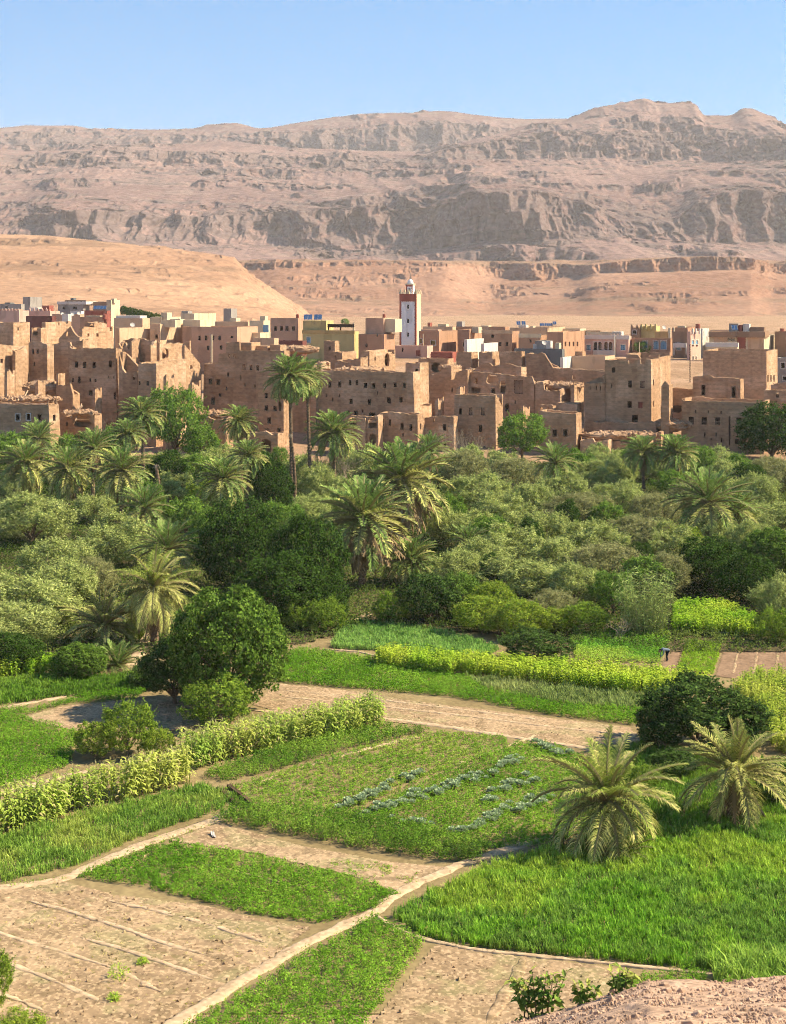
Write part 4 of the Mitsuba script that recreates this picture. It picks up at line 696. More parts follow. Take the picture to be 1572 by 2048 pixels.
species('fig', 2, .52, .5, 30, 1500, 18, .055, .048, [(0.062, 0.115, 0.026), (0.088, 0.154, 0.034), (0.044, 0.088, 0.021), (0.124, 0.195, 0.047)], bsdf='glossy_leaf', fuzz=.06, lobe=(.30, .38), even=(.94, 1.02))
species('dark_fig', 1, .52, .5, 13, 900, 18, .055, .048, [(0.038, 0.073, 0.024), (0.054, 0.098, 0.032), (0.027, 0.056, 0.019), (0.075, 0.124, 0.044)], bsdf='glossy_leaf', fuzz=.06, lobe=(.26, .44), k_shoots=200)
species('shrub', 3, .5, .5, 16, 520, 18, .07, .042, [(0.096, 0.160, 0.028), (0.136, 0.208, 0.036), (0.064, 0.120, 0.024), (0.176, 0.232, 0.048)], fuzz=.08, lobe=(.28, .46), base_r=.02, k_shoots=150)
species('yellow_shrub', 2, .5, .5, 16, 520, 18, .07, .042, [(0.137, 0.206, 0.032), (0.187, 0.243, 0.043), (0.087, 0.155, 0.025), (0.225, 0.265, 0.065)], fuzz=.08, lobe=(.28, .46), base_r=.02, k_shoots=150)
PREF = {'dark_fig': 'fig_tree', 'olive': 'olive_tree', 'grey_olive': 'olive_tree', 'broadleaf': 'leafy_tree', 'walnut': 'leafy_tree', 'fig': 'fig_tree', 'shrub': 'shrub', 'yellow_shrub': 'shrub'}
CAT = {'olive_tree': 'tree', 'leafy_tree': 'tree', 'walnut_tree': 'tree', 'fig_tree': 'tree', 'shrub': 'shrub'}
PCOUNT = [0]
def stand(px, py, h):
    """the depth at which a line of sight is h metres above the ground"""
    Yc = np.linspace(40, 420, 1521); gap = EYE - (py - HZ) / F * Yc - ground_z((px - 786) / F * Yc, Yc) - h
    return float(Yc[np.argmax(gap < 0)])
def tree(kind, px, top, h, w, label, group=None, z0=None, name=None):
    """a tree whose top shows at (px, top), h metres high and w picture px wide"""
    z0_ = 0.0 if z0 is None else z0
    Y = F * (EYE - h - z0_) / (top - HZ) if z0 is not None else stand(px, top, h); X = (px - 786) / F * Y
    if z0 is None: z0_ = EYE - (top - HZ) / F * Y - h
    PCOUNT[0] += 1; wob = .16 * math.sin(PCOUNT[0] * 7.3) if 'olive' in kind else 0; wm = w * (1 + wob) / F * Y; key = fresh(name or PREF[kind])
    g, t = KINDS[kind][PCOUNT[0] % len(KINDS[kind])]
    M = T().translate([X, Y, z0_]).rotate([0, 0, 1], (PCOUNT[0] * 137.5) % 360).scale([wm * (1 - .5 * wob), wm * (1 + .5 * wob), h])
    scene[key + '__crown'] = {'type': 'instance', 'group': {'type': 'ref', 'id': g}, 'to_world': M}
    scene[key + '__trunk'] = {'type': 'instance', 'group': {'type': 'ref', 'id': t}, 'to_world': M}
    tag(key, label, CAT.get(key.rstrip('0123456789').rstrip('_'), 'tree'), group); return key

# ---- date palms
def frond(rng, elev, az, L, droop, n, leaf, width, cols, dead=False, vee=.55, hang=.12):
    m = 11; s = np.linspace(0, 1, m); e = elev - droop * s ** 1.5 * 1.0
    d = np.stack([np.cos(e), 0 * e, np.sin(e)], -1); p = np.vstack([[0, 0, 0], np.cumsum((d[:-1] + d[1:]) / 2 * L / (m - 1), axis=0)])
    p[:, 1] += .10 * L * s ** 2 * rng.uniform(-1, 1)
    rv, rf = tube(p, .035 * (1 - .8 * s) + .006, 3)
    u = np.linspace(.12, 1.0, n) ; side = np.tile([1, -1], n)
    uu = np.repeat(u, 2); c = np.stack([np.interp(uu, s, p[:, i]) for i in range(3)], -1); ee = np.interp(uu, s, e)
    tg = np.stack([np.cos(ee), 0 * ee, np.sin(ee)], -1); nrm = np.stack([-np.sin(ee), 0 * ee, np.cos(ee)], -1); lat = np.array([0, 1.0, 0]) * side[:, None]
    fwd = .55 + .9 * uu[:, None] ** 2
    ld = unit(tg * fwd + lat * 1.0 + nrm * (vee if not dead else -.5) * rng.uniform(.5, 1.4, (2 * n, 1)) + rng.standard_normal((2 * n, 3)) * (.12 if not dead else .3))
    ll = leaf * (np.sin(np.pi * np.clip(uu * .86 + .10, 0, 1)) ** .6)[:, None] * rng.uniform(.8, 1.15, (2 * n, 1))
    tip = c + ld * ll; tip[:, 2] -= ll[:, 0] * (hang if not dead else .35)
    mid = c + ld * ll * .5; wd = unit(np.cross(ld, nrm)) * width * .5
    v = np.stack([c - wd * .5, c + wd * .5, mid + wd, mid - wd, tip], 1); k = 2 * n
    f = (np.arange(k)[:, None, None] * 5 + np.array([[0, 1, 2], [0, 2, 3], [3, 2, 4]])[None]).reshape(-1, 3)
    col = np.vstack([np.tile(np.array([[.30, .27, .13]]) if not dead else np.array([[.34, .24, .14]]), (len(rv), 1)), tint(rng, k, cols, 5, .14)])
    V_, F_ = join([(rv, rf), (v.reshape(-1, 3), f)])
    ca, sa = math.cos(az), math.sin(az)
    V_ = np.stack([V_[:, 0] * ca - V_[:, 1] * sa, V_[:, 0] * sa + V_[:, 1] * ca, V_[:, 2]], -1)
    return (V_, F_), col
GREEN = [(.11, .18, .062), (.145, .215, .085), (.20, .255, .125), (.085, .14, .05)]
PALE = [(.25, .275, .115), (.31, .315, .15), (.19, .225, .09), (.37, .35, .20)]
DEAD = [(.27, .205, .17), (.21, .155, .12), (.34, .26, .21), (.15, .11, .08)]
PALMS = {}
def palm_kind(kind, seed, live, dead, L, n, leaf, width, top=1.45, low=-.35, droop=(.5, 1.5), pale=.3, cols=GREEN, dead_el=(-.9, -1.45), wild=.12, hang=.12):
    rng = np.random.default_rng(seed); g = {'type': 'shapegroup'}
    for i in range(live + dead):
        az = i * 2.399963 + rng.uniform(-1.6, 1.6) * wild
        if i < live:
            t = i / max(live - 1, 1); el = top + (low - top) * t ** .85 + rng.normal(0, wild); dr = droop[0] + (droop[1] - droop[0]) * t + rng.uniform(-.15, .2)
            cc = PALE if rng.random() < pale * t * 1.6 else cols; ms, col = frond(rng, el, az, L * rng.uniform(1.08 - 2 * wild, 1.08) * (.75 + .25 * min(1, t * 4)), dr, n, leaf, width, cc, hang=hang)
        else: ms, col = frond(rng, rng.uniform(dead_el[1], dead_el[0]), az, L * rng.uniform(.65, 1.0), rng.uniform(.1, .5), max(10, int(n * .6)), leaf * .6, width, DEAD, dead=True)
        g['frond' if i == 0 else f'frond_{i:03d}'] = mikit.ply(ms, 'glossy_leaf', color=np.clip(col, .004, .9))
    scene['group_palm_' + kind] = g; PALMS[kind] = 'group_palm_' + kind
palm_kind('lush', 1, 84, 12, 1.12, 28, .23, .024)
palm_kind('skirted', 2, 76, 48, 1.12, 28, .22, .025, low=-.8, droop=(.5, 1.3), pale=.55)
palm_kind('shaggy', 7, 64, 110, 1.12, 28, .22, .028, low=-.35, droop=(.4, 1.2), pale=.5, dead_el=(-.3, -1.35))
palm_kind('tall', 3, 90, 8, 1.12, 28, .23, .024, low=-.95, droop=(.5, 1.4), pale=.15)
palm_kind('open', 4, 48, 12, 1.15, 32, .24, .020, low=-.4, droop=(.4, 1.3), pale=.35)
palm_kind('near', 5, 54, 12, 1.15, 46, .24, .013, low=-.45, droop=(.45, 1.7), pale=.9, cols=[(.145, .20, .055), (.19, .24, .075), (.24, .275, .10), (.11, .155, .045)], wild=.24, hang=.34)
palm_kind('near_dry', 6, 52, 22, 1.15, 46, .22, .013, low=-.28, droop=(.35, 1.2), pale=.9, cols=[(.15, .19, .075), (.20, .225, .10), (.25, .255, .125), (.11, .15, .055)], wild=.22, hang=.3)
def palm_trunk(key, base, top, r, seed, lean=.0):
    rng = np.random.default_rng(seed); h = top[2] - base[2]; n = max(6, int(h / .22)); s = np.linspace(0, 1, n); p = base[None] * (1 - s[:, None]) + top[None] * s[:, None]
    p[:, 0] += lean * np.sin(s * np.pi) * h * .05; rr = r * (1.25 - .35 * s) * (1 + .10 * np.tile([1, -1], n)[:n]); rr[0] *= 1.35
    v, f = tube(p, rr, 10); v = v + (meshkit.noise(v * 5)[:, None] - .5) * .08
    put(key + '__trunk', (v, f), 'palm_bark', smooth=False)
def palm(kind, px, cy, th, r, label, group=None, lean=0., tr=.24, tilt=0):
    Y = stand(px, cy, th); X = (px - 786) / F * Y; z0 = EYE - (cy - HZ) / F * Y - th
    rm = r / F * Y; key = fresh('date_palm'); PCOUNT[0] += 1; top = np.array([X, Y, z0 + th])
    palm_trunk(key, np.array([X + rng_lean(PCOUNT[0]) * th * .04, Y, z0 - .3]), top, tr, PCOUNT[0], lean)
    scene[key + '__crown'] = {'type': 'instance', 'group': {'type': 'ref', 'id': PALMS[kind]}, 'to_world': T().translate(list(top)).rotate([0, 1, 0], tilt).rotate([0, 0, 1], (PCOUNT[0] * 97.0) % 360).scale([rm, rm, rm])}
    tag(key, label, 'palm tree', group); return key, top, Y
def rng_lean(i): return math.sin(i * 12.9898) 
for a in [
 ('tall', 580, 752, 19, 54, 'tallest date palm, its slim trunk rising before the very long mud house'), ('tall', 614, 752, 18.5, 44, 'tall date palm half hidden behind the tallest one'),
 ('lush', 666, 868, 9.4, 58, 'date palm with dry tangled twigs at its foot, right of the tallest palm'), ('skirted', 478, 842, 12, 42, 'small-headed date palm with a dead frond skirt below the square mud tower'),
 ('lush', 283, 832, 11.2, 50, 'date palm leaning its crown on the tall bright tree'), ('skirted', 447, 960, 6.8, 60, 'date palm with a hanging pale skirt and thick bare trunk left of the tallest palm'),
 ('skirted', 52, 928, 6.5, 60, 'leftmost date palm in the cluster under the corner-horned house'), ('skirted', 137, 938, 6.5, 60, 'dark date palm between the leftmost palm and the yellowish one'),
 ('open', 188, 897, 8, 50, 'yellowish thin-crowned date palm in the left cluster'), ('skirted', 245, 942, 6.6, 66, 'full date palm with orange fruit stalks right of the yellowish palm'),
 ('open', 78, 878, 8.6, 46, 'date palm behind the leftmost palm, against the mud wall'), ('shaggy', 803, 962, 8.4, 102, 'huge date palm with a shaggy dead skirt, upper one of the central pair'),
 ('shaggy', 727, 1040, 7.2, 102, 'huge dark date palm with a shaggy skirt, lower one of the central pair'), ('open', 858, 902, 8, 44, 'small palm peeping out behind the upper central palm'),
 ('open', 1110, 926, 6.5, 50, 'small palm rising from the olives under the bright-cornered house'), ('open', 1416, 1006, 6, 84, 'wide open date palm standing alone among the right-hand olives'),
 ('open', 1472, 1024, 4.6, 56, 'smaller palm touching the wide open one'), ('lush', 1285, 906, 6.4, 44, 'short palm in front of the earth bank, left of two'), ('lush', 1352, 908, 6.4, 50, 'short palm in front of the earth bank, right of two'),
 ('open', 333, 1100, 4.4, 72, 'grey-green palm behind the rough-trunked palm'), ('near', 308, 1178, 5, 92, 'rough-trunked palm beside the big dark fig tree'), ('near_dry', 208, 1252, 1.7, 86, 'low bushy palm thicket beside the white path'),
 ('open', 290, 1018, 4, 58, 'low palm behind the bare dead trunk'), ('lush', 822, 1122, 2.6, 62, 'low palm at the foot of the central pair'), ('open', 936, 1088, 2.6, 46, 'young palm poking out of the silvery olives'),
 ('near', 1216, 1602, 2.7, 148, 'yellow-green palm in the foreground at the edge of the tall green field'), ('near_dry', 1470, 1548, 2.8, 126, 'brownish palm in the foreground in front of the dark glossy tree'),
 ('skirted', 497, 912, 8.5, 44, 'drooping dry palm just behind the thick bare trunk'), ('lush', 255, 870, 9, 40, 'palm behind the full one with fruit stalks')]:
    palm(*a, tr=.34 if a[4] > 80 else .24)
def snag(px, y0, y1, r, label):
    b = G(px, y1, 0.0); h = (y1 - y0) / F * b[1]; key = fresh('dead_palm'); top = b + (-.35, 0, h)
    palm_trunk(key, b - (0, 0, .3), top, r, int(px), .6)
    rng = np.random.default_rng(int(px)); ms = []
    for i in range(9):
        an = rng.uniform(0, 6.28); d = np.array([math.cos(an), math.sin(an), 0]) * rng.uniform(.2, .6); ms.append(tube([top, top + d * .6 + (0, 0, .35), top + d + (0, 0, -.1)], [.06, .05, .02], 4))
    v, f = join(ms); put(key + '__stub', (v, f), 'dry_twig'); tag(key, label, 'dead palm')
snag(318, 935, 1048, .24, 'bare dead palm trunk with a ragged head left of centre'); snag(587, 874, 1032, .22, 'headless palm trunk beside the tallest palm')
# suckers round the foot of the two foreground palms, and low cane and palm shoots
def sucker(px, base, r, n, label, host=None):
    b = G(px, base, 0.0); key = fresh('palm_sucker'); rm = r / F * b[1]
    scene[key + '__crown'] = {'type': 'instance', 'group': {'type': 'ref', 'id': PALMS['open']}, 'to_world': T().translate([b[0], b[1], .1]).rotate([0, 0, 1], px % 360).scale([rm, rm, rm * 1.1])}
    tag(key, label, 'palm shoot')
sucker(1195, 1705, 55, 1, 'palm shoot left of the yellow-green palm trunk'); sucker(1250, 1712, 62, 1, 'palm shoot right of the yellow-green palm trunk'); sucker(1222, 1722, 48, 1, 'palm shoot in front of the yellow-green palm trunk')
sucker(1492, 1650, 34, 1, 'palm shoot at the foot of the brownish palm'); sucker(180, 1340, 50, 1, 'palm shoot left in the low bushy thicket'); sucker(235, 1335, 55, 1, 'palm shoot right in the low bushy thicket')

# ---- single trees and shrubs: kind, px, top, height, width
for a in [
 ('broadleaf', 352, 764, 15, 140, 'tall bright tree in front of the sunlit mud side wall'), ('broadleaf', 405, 850, 7.5, 80, 'bright leafy tree low at the right of the tall bright tree'),
 ('broadleaf', 1046, 824, 9.4, 102, 'bright leafy tree in front of the low ragged house'), ('walnut', 1545, 810, 10.6, 150, 'dark leafy tree at the right edge before the cracked house'),
 ('broadleaf', 1283, 882, 6.5, 95, 'rounded leafy tree below the earth bank'), ('broadleaf', 1402, 890, 6.0, 60, 'small leafy tree right of the two short palms'), ('broadleaf', 1340, 935, 5, 70, 'leafy tree in front of the two short palms'),
 ('walnut', 480, 1010, 9, 190, 'broad dark leafy tree left of the central palms'), ('walnut', 610, 1040, 9, 170, 'darkest leafy tree just left of the central palms'), ('walnut', 555, 1110, 6.5, 200, 'low dark leafy thicket in the deep shade'),
 ('walnut', 648, 1140, 4.8, 110, 'shaded leafy tree under the lower central palm'), ('broadleaf', 560, 1000, 7.5, 110, 'sunny green tree at the foot of the tallest palm'), ('broadleaf', 420, 1010, 6.5, 95, 'green tree under the palm with the thick bare trunk'),
 ('shrub', 602, 1200, 2.9, 82, 'greyish bush beside the small blue-green field'), ('shrub', 652, 1196, 3.1, 82, 'bright bush beside the small blue-green field'),
 ('fig', 455, 1184, 8.6, 232, 'big round dark fig tree in the middle of the left fields'), ('dark_fig', 350, 1285, 4.6, 150, 'shaded left skirt fig beside the rough-trunked palm'), ('shrub', 432, 1352, 3.6, 150, 'lighter bush under the big dark fig tree'),
 ('yellow_shrub', 190, 1440, 2.5, 95, 'yellowing bush at the end of the tan plot'), ('shrub', 258, 1402, 3.6, 120, 'tall green bush at the end of the tan plot'), ('yellow_shrub', 318, 1455, 2.1, 70, 'low yellow-green bush where the two maize rows meet'),
 ('dark_fig', 1400, 1362, 4.6, 250, 'dark glossy fig tree behind the two foreground palms'), ('dark_fig', 1330, 1400, 3.4, 130, 'left lobe fig beside the dark glossy fig tree'), ('dark_fig', 1490, 1410, 3.0, 90, 'small fig at the right of the dark glossy fig tree'),
 ('dark_fig', 862, 1150, 4.6, 130, 'dark fig right of the central palms'), ('broadleaf', 920, 1140, 4.6, 95, 'green tree behind the dark fig'), ('shrub', 785, 1185, 3.0, 80, 'sunlit shrub left of the dark fig'),
 ('yellow_shrub', 965, 1190, 3.6, 120, 'yellow-green shrub above the blue-green field'), ('yellow_shrub', 1040, 1195, 3.6, 110, 'yellow-green shrub beside the round dark bush'), ('dark_fig', 1070, 1262, 2.6, 150, 'round dark bush at the edge of the bright maize'),
 ('shrub', 1165, 1205, 2.9, 110, 'green shrub left of the cane clump'), ('yellow_shrub', 1105, 1215, 2.5, 80, 'small yellow-green shrub behind the round dark bush'), ('broadleaf', 1225, 1140, 4.5, 90, 'leafy tree behind the cane clump'),
 ('yellow_shrub', 985, 1160, 4.0, 90, 'yellowish tree at the back of the shrub row'), ('shrub', 1550, 1215, 3.2, 90, 'olive-green shrub at the right edge above the brown plots'), ('fig', 1545, 1060, 5.2, 130, 'dark tree in the olives at the right edge'),
 ('broadleaf', 1215, 1000, 5.0, 90, 'deep green tree in the middle of the olives'), ('broadleaf', 905, 985, 6.0, 70, 'bright green tree just right of the upper central palm'), ('broadleaf', 985, 1030, 5.0, 100, 'yellowish green tree at the left end of the olives'),
 ('yellow_shrub', 1370, 1050, 4.2, 80, 'yellowish bush below the wide open palm'), ('broadleaf', 1300, 1110, 4.5, 120, 'green tree above the cane clump'), ('walnut', 1420, 1080, 5.5, 150, 'shaded dark tree above the bright maize patch'), ('walnut', 1490, 1110, 5, 130, 'shaded dark tree at the right above the bright maize patch'),
 ('walnut', 330, 905, 7, 90, 'dark green tree under the tall bright tree'), ('walnut', 545, 925, 7.5, 90, 'dark tree behind the tallest palm trunk'), ('broadleaf', 135, 862, 8, 60, 'bright leafy tree under the collapsed roof'), ('broadleaf', 20, 860, 8, 80, 'leafy tree under the left end of the corner-horned house'),
 ('broadleaf', 225, 850, 8.5, 70, 'leafy tree between the palms and the tall bright tree'), ('yellow_shrub', 420, 960, 5.0, 100, 'yellow-green tree between the bare trunk and the bare-trunked palm'), ('broadleaf', 370, 990, 5.5, 110, 'yellowish leafy tree behind the bare dead trunk'), ('broadleaf', 300, 960, 6, 60, 'leafy tree behind the full palm'),
 ('walnut', 1132, 1003, 5, 62, 'small dark tree wedged in the middle of the right-hand olives'), ('walnut', 1062, 1042, 4.6, 58, 'small dark tree in the left part of the right-hand olives'), ('walnut', 1275, 1088, 4.4, 70, 'small dark tree above the cane clump'), ('walnut', 985, 1112, 4.2, 60, 'small dark tree just above the yellow-green shrubs'), ('dark_fig', 1190, 1150, 3.2, 70, 'dark bush left of the tree behind the cane clump'),  # dark plants added to stand for the shade gaps between olive crowns
 ('dark_fig', 1350, 1500, 1.7, 110, 'low dark bush between the two foreground palms'), ('dark_fig', 1560, 1530, 2.2, 110, 'low dark bush right of the brownish palm'), ('shrub', 1290, 1530, 1.4, 70, 'low shrub behind the yellow-green palm'),
 ('fig', 160, 1290, 2.6, 110, 'shaded bush left of the low palm thicket'), ('walnut', 30, 1270, 3.0, 130, 'shaded bush at the left edge above the small maize patch'), ('yellow_shrub', 270, 1235, 2.2, 44, 'bright yellow-green shrub on the white path'),
 ('dark_fig', 300, 1325, 2.0, 90, 'low dark bush between the path and the fig tree'), ('shrub', -18, 1890, 2.6, 90, 'grey-green bush cut by the left edge at the bottom'), ('yellow_shrub', 45, 2020, 1.6, 110, 'yellow-green bush at the bottom left corner')]:
    tree(*a)
G1 = 'silvery olives of the grove at the right'
OLV = [(955, 945, 6, 110), (1030, 915, 6, 120), (1130, 945, 5.5, 120), (1060, 960, 5.5, 130), (1195, 915, 5.5, 90), (1160, 985, 5.5, 130), (1000, 985, 5.5, 120), (1240, 960, 5.2, 110), (1090, 1015, 5.5, 140), (1310, 985, 5, 130), (1185, 1040, 5.2, 140), (1020, 1050, 5.2, 130),
       (940, 1020, 5, 100), (1270, 1030, 5.2, 140), (1110, 1070, 5, 150), (960, 1075, 4.8, 130), (1340, 1045, 4.8, 120), (1215, 1085, 4.8, 140), (1045, 1110, 4.6, 150), (920, 1095, 4.6, 110), (1150, 1125, 4.6, 130), (1330, 1105, 4.6, 130), (1500, 1040, 5, 110), (1440, 940, 5.5, 90), (1560, 1000, 5, 110), (1390, 960, 5.2, 100), (1555, 1150, 4.2, 120), (1515, 945, 5.5, 100), (890, 1010, 5, 80), (1105, 1180, 3.5, 100), (1420, 1035, 4.6, 100), (1480, 990, 5.0, 90), (1240, 910, 5.2, 70)]
ORD = ['first', 'second', 'third', 'fourth', 'fifth', 'sixth', 'seventh', 'eighth', 'ninth', 'tenth', 'eleventh', 'twelfth', 'thirteenth', 'fourteenth']
def rowname(lst, item, bounds, names):
    r = sum(item[1] >= b for b in bounds); row = sorted(t[0] for t in lst if sum(t[1] >= b for b in bounds) == r)
    return f'{ORD[row.index(item[0])]} from the left in the {names[r]}'
for j, it in enumerate(OLV): tree('grey_olive' if j % 4 == 1 else 'olive', *it, 'silvery olive tree, ' + rowname(OLV, it, (955, 1012, 1060, 1100), ('back row', 'second row', 'middle row', 'fourth row', 'front row')) + ' of the right-hand grove', G1)
G3 = 'trees along the foot of the old quarter'
for i, (k_, px, top, h, w, lab) in enumerate([('olive', 880, 905, 5.5, 90, 'below the narrow mud house'), ('olive', 1000, 898, 5.5, 90, 'left of the bright leafy tree'), ('broadleaf', 1170, 905, 5, 70, 'below the bright right corner'), ('olive', 1215, 900, 5, 80, 'below the tumbled reddish wall'), ('olive', 1325, 905, 5, 80, 'below the stump of a pale wall'), ('broadleaf', 1370, 885, 5.5, 80, 'between the short palms and the cracked house'), ('olive', 1450, 915, 5.5, 90, 'before the long crack'), ('walnut', 1500, 930, 5.5, 90, 'left of the dark tree at the right edge'),
   ('broadleaf', 395, 905, 6, 80, 'behind the palm with the thick bare trunk'), ('olive', 455, 890, 6, 80, 'behind the small-headed palm'), ('walnut', 520, 905, 6, 70, 'below the low roofless house'), ('olive', 600, 905, 6, 80, 'between the two tall trunks'), ('olive', 735, 890, 6.5, 90, 'below the crumbling arcade'), ('broadleaf', 780, 905, 6, 80, 'below the little arched windows'), ('olive', 830, 890, 6, 70, 'by the lit corner of the arched-window house'), ('broadleaf', 60, 862, 7.5, 90, 'behind the leftmost palm'), ('walnut', 175, 868, 7.5, 80, 'behind the yellowish palm'),
   ('olive', 935, 890, 5, 70, 'under the pale leafless shrub'), ('broadleaf', 1142, 893, 4.8, 50, 'at the bright right corner of the two-windowed house'), ('olive', 1195, 886, 4.8, 60, 'before the tumbled reddish wall'), ('olive', 1258, 888, 4.8, 60, 'before the broken garden wall'), ('olive', 1312, 890, 4.8, 60, 'right of the broken garden wall'), ('olive', 1425, 893, 5, 70, 'under the slit windows of the cracked house'), ('broadleaf', 1478, 905, 5, 60, 'under the lowest window of the cracked house'), ('olive', 690, 892, 5, 60, 'left of the crumbling arcade'), ('broadleaf', 560, 890, 5, 40, 'beside the black doorway')]):
    tree(k_, px, top, h, w, {'olive': 'silvery olive tree ', 'broadleaf': 'bright green tree ', 'walnut': 'dark green tree '}[k_] + lab, G3)
G2 = 'silvery olives of the grove behind the palms at the left'
OLW = [(330, 900, 5.5, 100), (400, 905, 5.5, 90), (350, 945, 5, 90), (20, 950, 5, 90), (190, 985, 4.5, 100), (520, 960, 5, 90), (640, 930, 6, 90), (705, 960, 6, 100), (620, 985, 5, 80), (760, 900, 6, 80), (850, 960, 5.5, 80)]
for it in OLW: tree('olive', *it, 'silvery olive tree among the palms, ' + rowname(OLW, it, (930,), ('back row', 'front row')), G2)
for a in [('olive', 60, 985, 6.5, 200, 'great silvery olive at the left edge, topmost crown'), ('olive', 235, 1030, 6.0, 185, 'great grey olive left of the grey-green palm'), ('olive', 110, 1075, 5.5, 150, 'silvery olive between the two great ones'), ('olive', 45, 1140, 5.5, 190, 'great silvery olive at the left edge, lower crown'), ('olive', 130, 1120, 5.0, 130, 'silvery olive whose lower crown shades the low palm thicket'), ('olive', 30, 1205, 4.2, 170, 'low silvery olive above the small maize patch at the left edge'), ('grey_olive', 190, 1115, 4.5, 110, 'dull grey olive behind the low palm thicket'),
          ('grey_olive', 930, 900, 6.5, 120, 'dry grey tree before the smooth-topped house'), ('grey_olive', 1545, 915, 5.5, 110, 'pale dry tree at the right edge of the grove')]: tree(*a)
# dead brush
def brush(px, base, top, w, label, n=16, seed=0, z0=None):
    Y = F * EYE / (base - HZ); b = G(px, base, 0.0); h = (base - top) / F * b[1]; wm = w / F * b[1]; rng = np.random.default_rng(seed + 77); key = fresh('dry_brush'); ms = []
    def grow(p, d, l, r, depth):
        q = p + d * l; m = (p + q) / 2 + rng.standard_normal(3) * l * .07; ms.append(tube([p, m, q], [r, r * .8, r * .6], 4))
        if depth > 0:
            for _ in range(3): grow(q, unit(d + rng.standard_normal(3) * .45 + np.array([0, 0, .12])), l * rng.uniform(.5, .8), r * .58, depth - 1)
    for i in range(n):
        an = rng.uniform(0, 6.28); d = unit(np.array([math.cos(an) * wm / h * .5, math.sin(an) * wm / h * .5, 1.0])); grow(b + (rng.uniform(-.2, .2) * wm, rng.uniform(-.2, .2) * wm, 0), d, h * rng.uniform(.3, .42), .045, 3)
    put(key, join(ms), 'dry_twig'); tag(key, label, 'shrub')
brush(640, 990, 880, 80, 'tangled leafless brush between the tallest palm and the next', 12, 1); brush(690, 985, 900, 70, 'leafless brush at the foot of the palm right of the tallest', 9, 2)
brush(915, 940, 842, 80, 'pale leafless shrub before the smooth-topped mud house', 12, 3); brush(955, 935, 870, 30, 'thin leafless sapling right of the pale leafless shrub', 4, 4); brush(845, 935, 850, 40, 'bare twigs before the lit corner of the arched-window house', 5, 5)
brush(1505, 1010, 935, 70, 'leafless grey brush right of the wide open palm', 9, 6); brush(1225, 1285, 1225, 80, 'dead branches at the foot of the cane clump', 5, 7); brush(195, 930, 820, 22, 'thin bare stems above the yellowish palm', 4, 8)
tree('broadleaf', 1285, 676, 6.0, 46, 'round green tree before the yellow crenellated house', z0=13.0); tree('broadleaf', 1302, 686, 4.5, 30, 'small green tree beside the round one in the village', z0=13.0); tree('shrub', 768, 685, 3.0, 36, 'green bush on the roofs left of the minaret', z0=10.5)
tree('broadleaf', 690, 636, 5.0, 18, 'distant green tree behind the yellow house', z0=14.0, name='garden_tree')
for i in range(14): tree('walnut', 246 + i * 6.5, 612 + i * 1.5, 3.5, 12, f'dark tree in the garden row under the sandy hill, {ORD[i]} from the left', 'garden trees under the sandy hill', z0=EYE - 3.5 - (12 + i * 1.5) / F * (560 - i * 3), name='garden_tree')
tree('broadleaf', 224, 634, 4.5, 22, 'small green tree beside the brick-red house', z0=13.5, name='garden_tree')
# ---------------------------------------------------------------- the fields
def soil_colour(p, n, uv):
    big = fbm(p.x / 4, p.y / 4, 0, 3); mid = fbm(p.x / .7, p.y / .7, 3, 3); fine = noise(p.x * 7, p.y * 7, p.z * 7)
    c = mix((0.30, 0.208, 0.125), (0.39, 0.275, 0.168), smoothstep(0.35, 0.65, big)); c = mix(c, (0.21, 0.15, 0.085), 0.65 * smoothstep(0.5, 0.68, mid))
    c = mix(c, (0.27, 0.27, 0.12), 0.35 * smoothstep(0.58, 0.7, fbm(p.x / 1.7 + 9, p.y / 1.7, 1, 3)))
    speck = noise(p.x * 11, p.y * 11, 5.0) * noise(p.x * 4.5, p.y * 4.5, 2.0)
    c = mix(c, (0.13, 0.085, 0.05), 0.55 * smoothstep(0.50, 0.62, speck)); c = mix(c, (0.55, 0.40, 0.25), 0.5 * smoothstep(0.60, 0.72, noise(p.x * 8 + 3, p.y * 8, 9.0)))
    return c * (0.70 + 0.60 * fine)
def path_colour(p, n, uv):
    mid = fbm(p.x / .9, p.y / .9, 3, 3); fine = noise(p.x * 6, p.y * 6, p.z * 6)
    return mix((0.42, 0.30, 0.185), (0.55, 0.41, 0.265), mid) * (0.72 + 0.56 * fine) * (1 - .35 * smoothstep(.52, .62, noise(p.x * 9, p.y * 9, 3.0) * noise(p.x * 4, p.y * 4, 1.0)))
def brown_soil_colour(p, n, uv):
    mid = fbm(p.x / .8, p.y / .8, 3, 3); fine = noise(p.x * 6, p.y * 6, p.z * 6)
    return mix((0.19, 0.125, 0.08), (0.31, 0.205, 0.135), mid) * (0.72 + 0.56 * fine)
def loam_colour(p, n, uv):
    big = fbm(p.x / 3, p.y / 3, 0, 3); fine = noise(p.x * 6, p.y * 6, p.z * 6)
    return mix((0.20, 0.15, 0.075), (0.30, 0.23, 0.12), big) * (0.75 + 0.5 * fine)
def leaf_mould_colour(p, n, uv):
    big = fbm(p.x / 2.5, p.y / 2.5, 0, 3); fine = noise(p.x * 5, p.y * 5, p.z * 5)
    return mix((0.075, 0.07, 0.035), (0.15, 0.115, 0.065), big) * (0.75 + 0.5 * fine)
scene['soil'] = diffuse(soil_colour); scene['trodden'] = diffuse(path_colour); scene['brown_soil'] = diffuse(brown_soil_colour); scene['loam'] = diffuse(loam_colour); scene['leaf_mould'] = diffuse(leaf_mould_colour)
def gpoly(pts): return sg.Polygon([tuple(G(px, py)[:2]) for px, py in pts]).buffer(0)
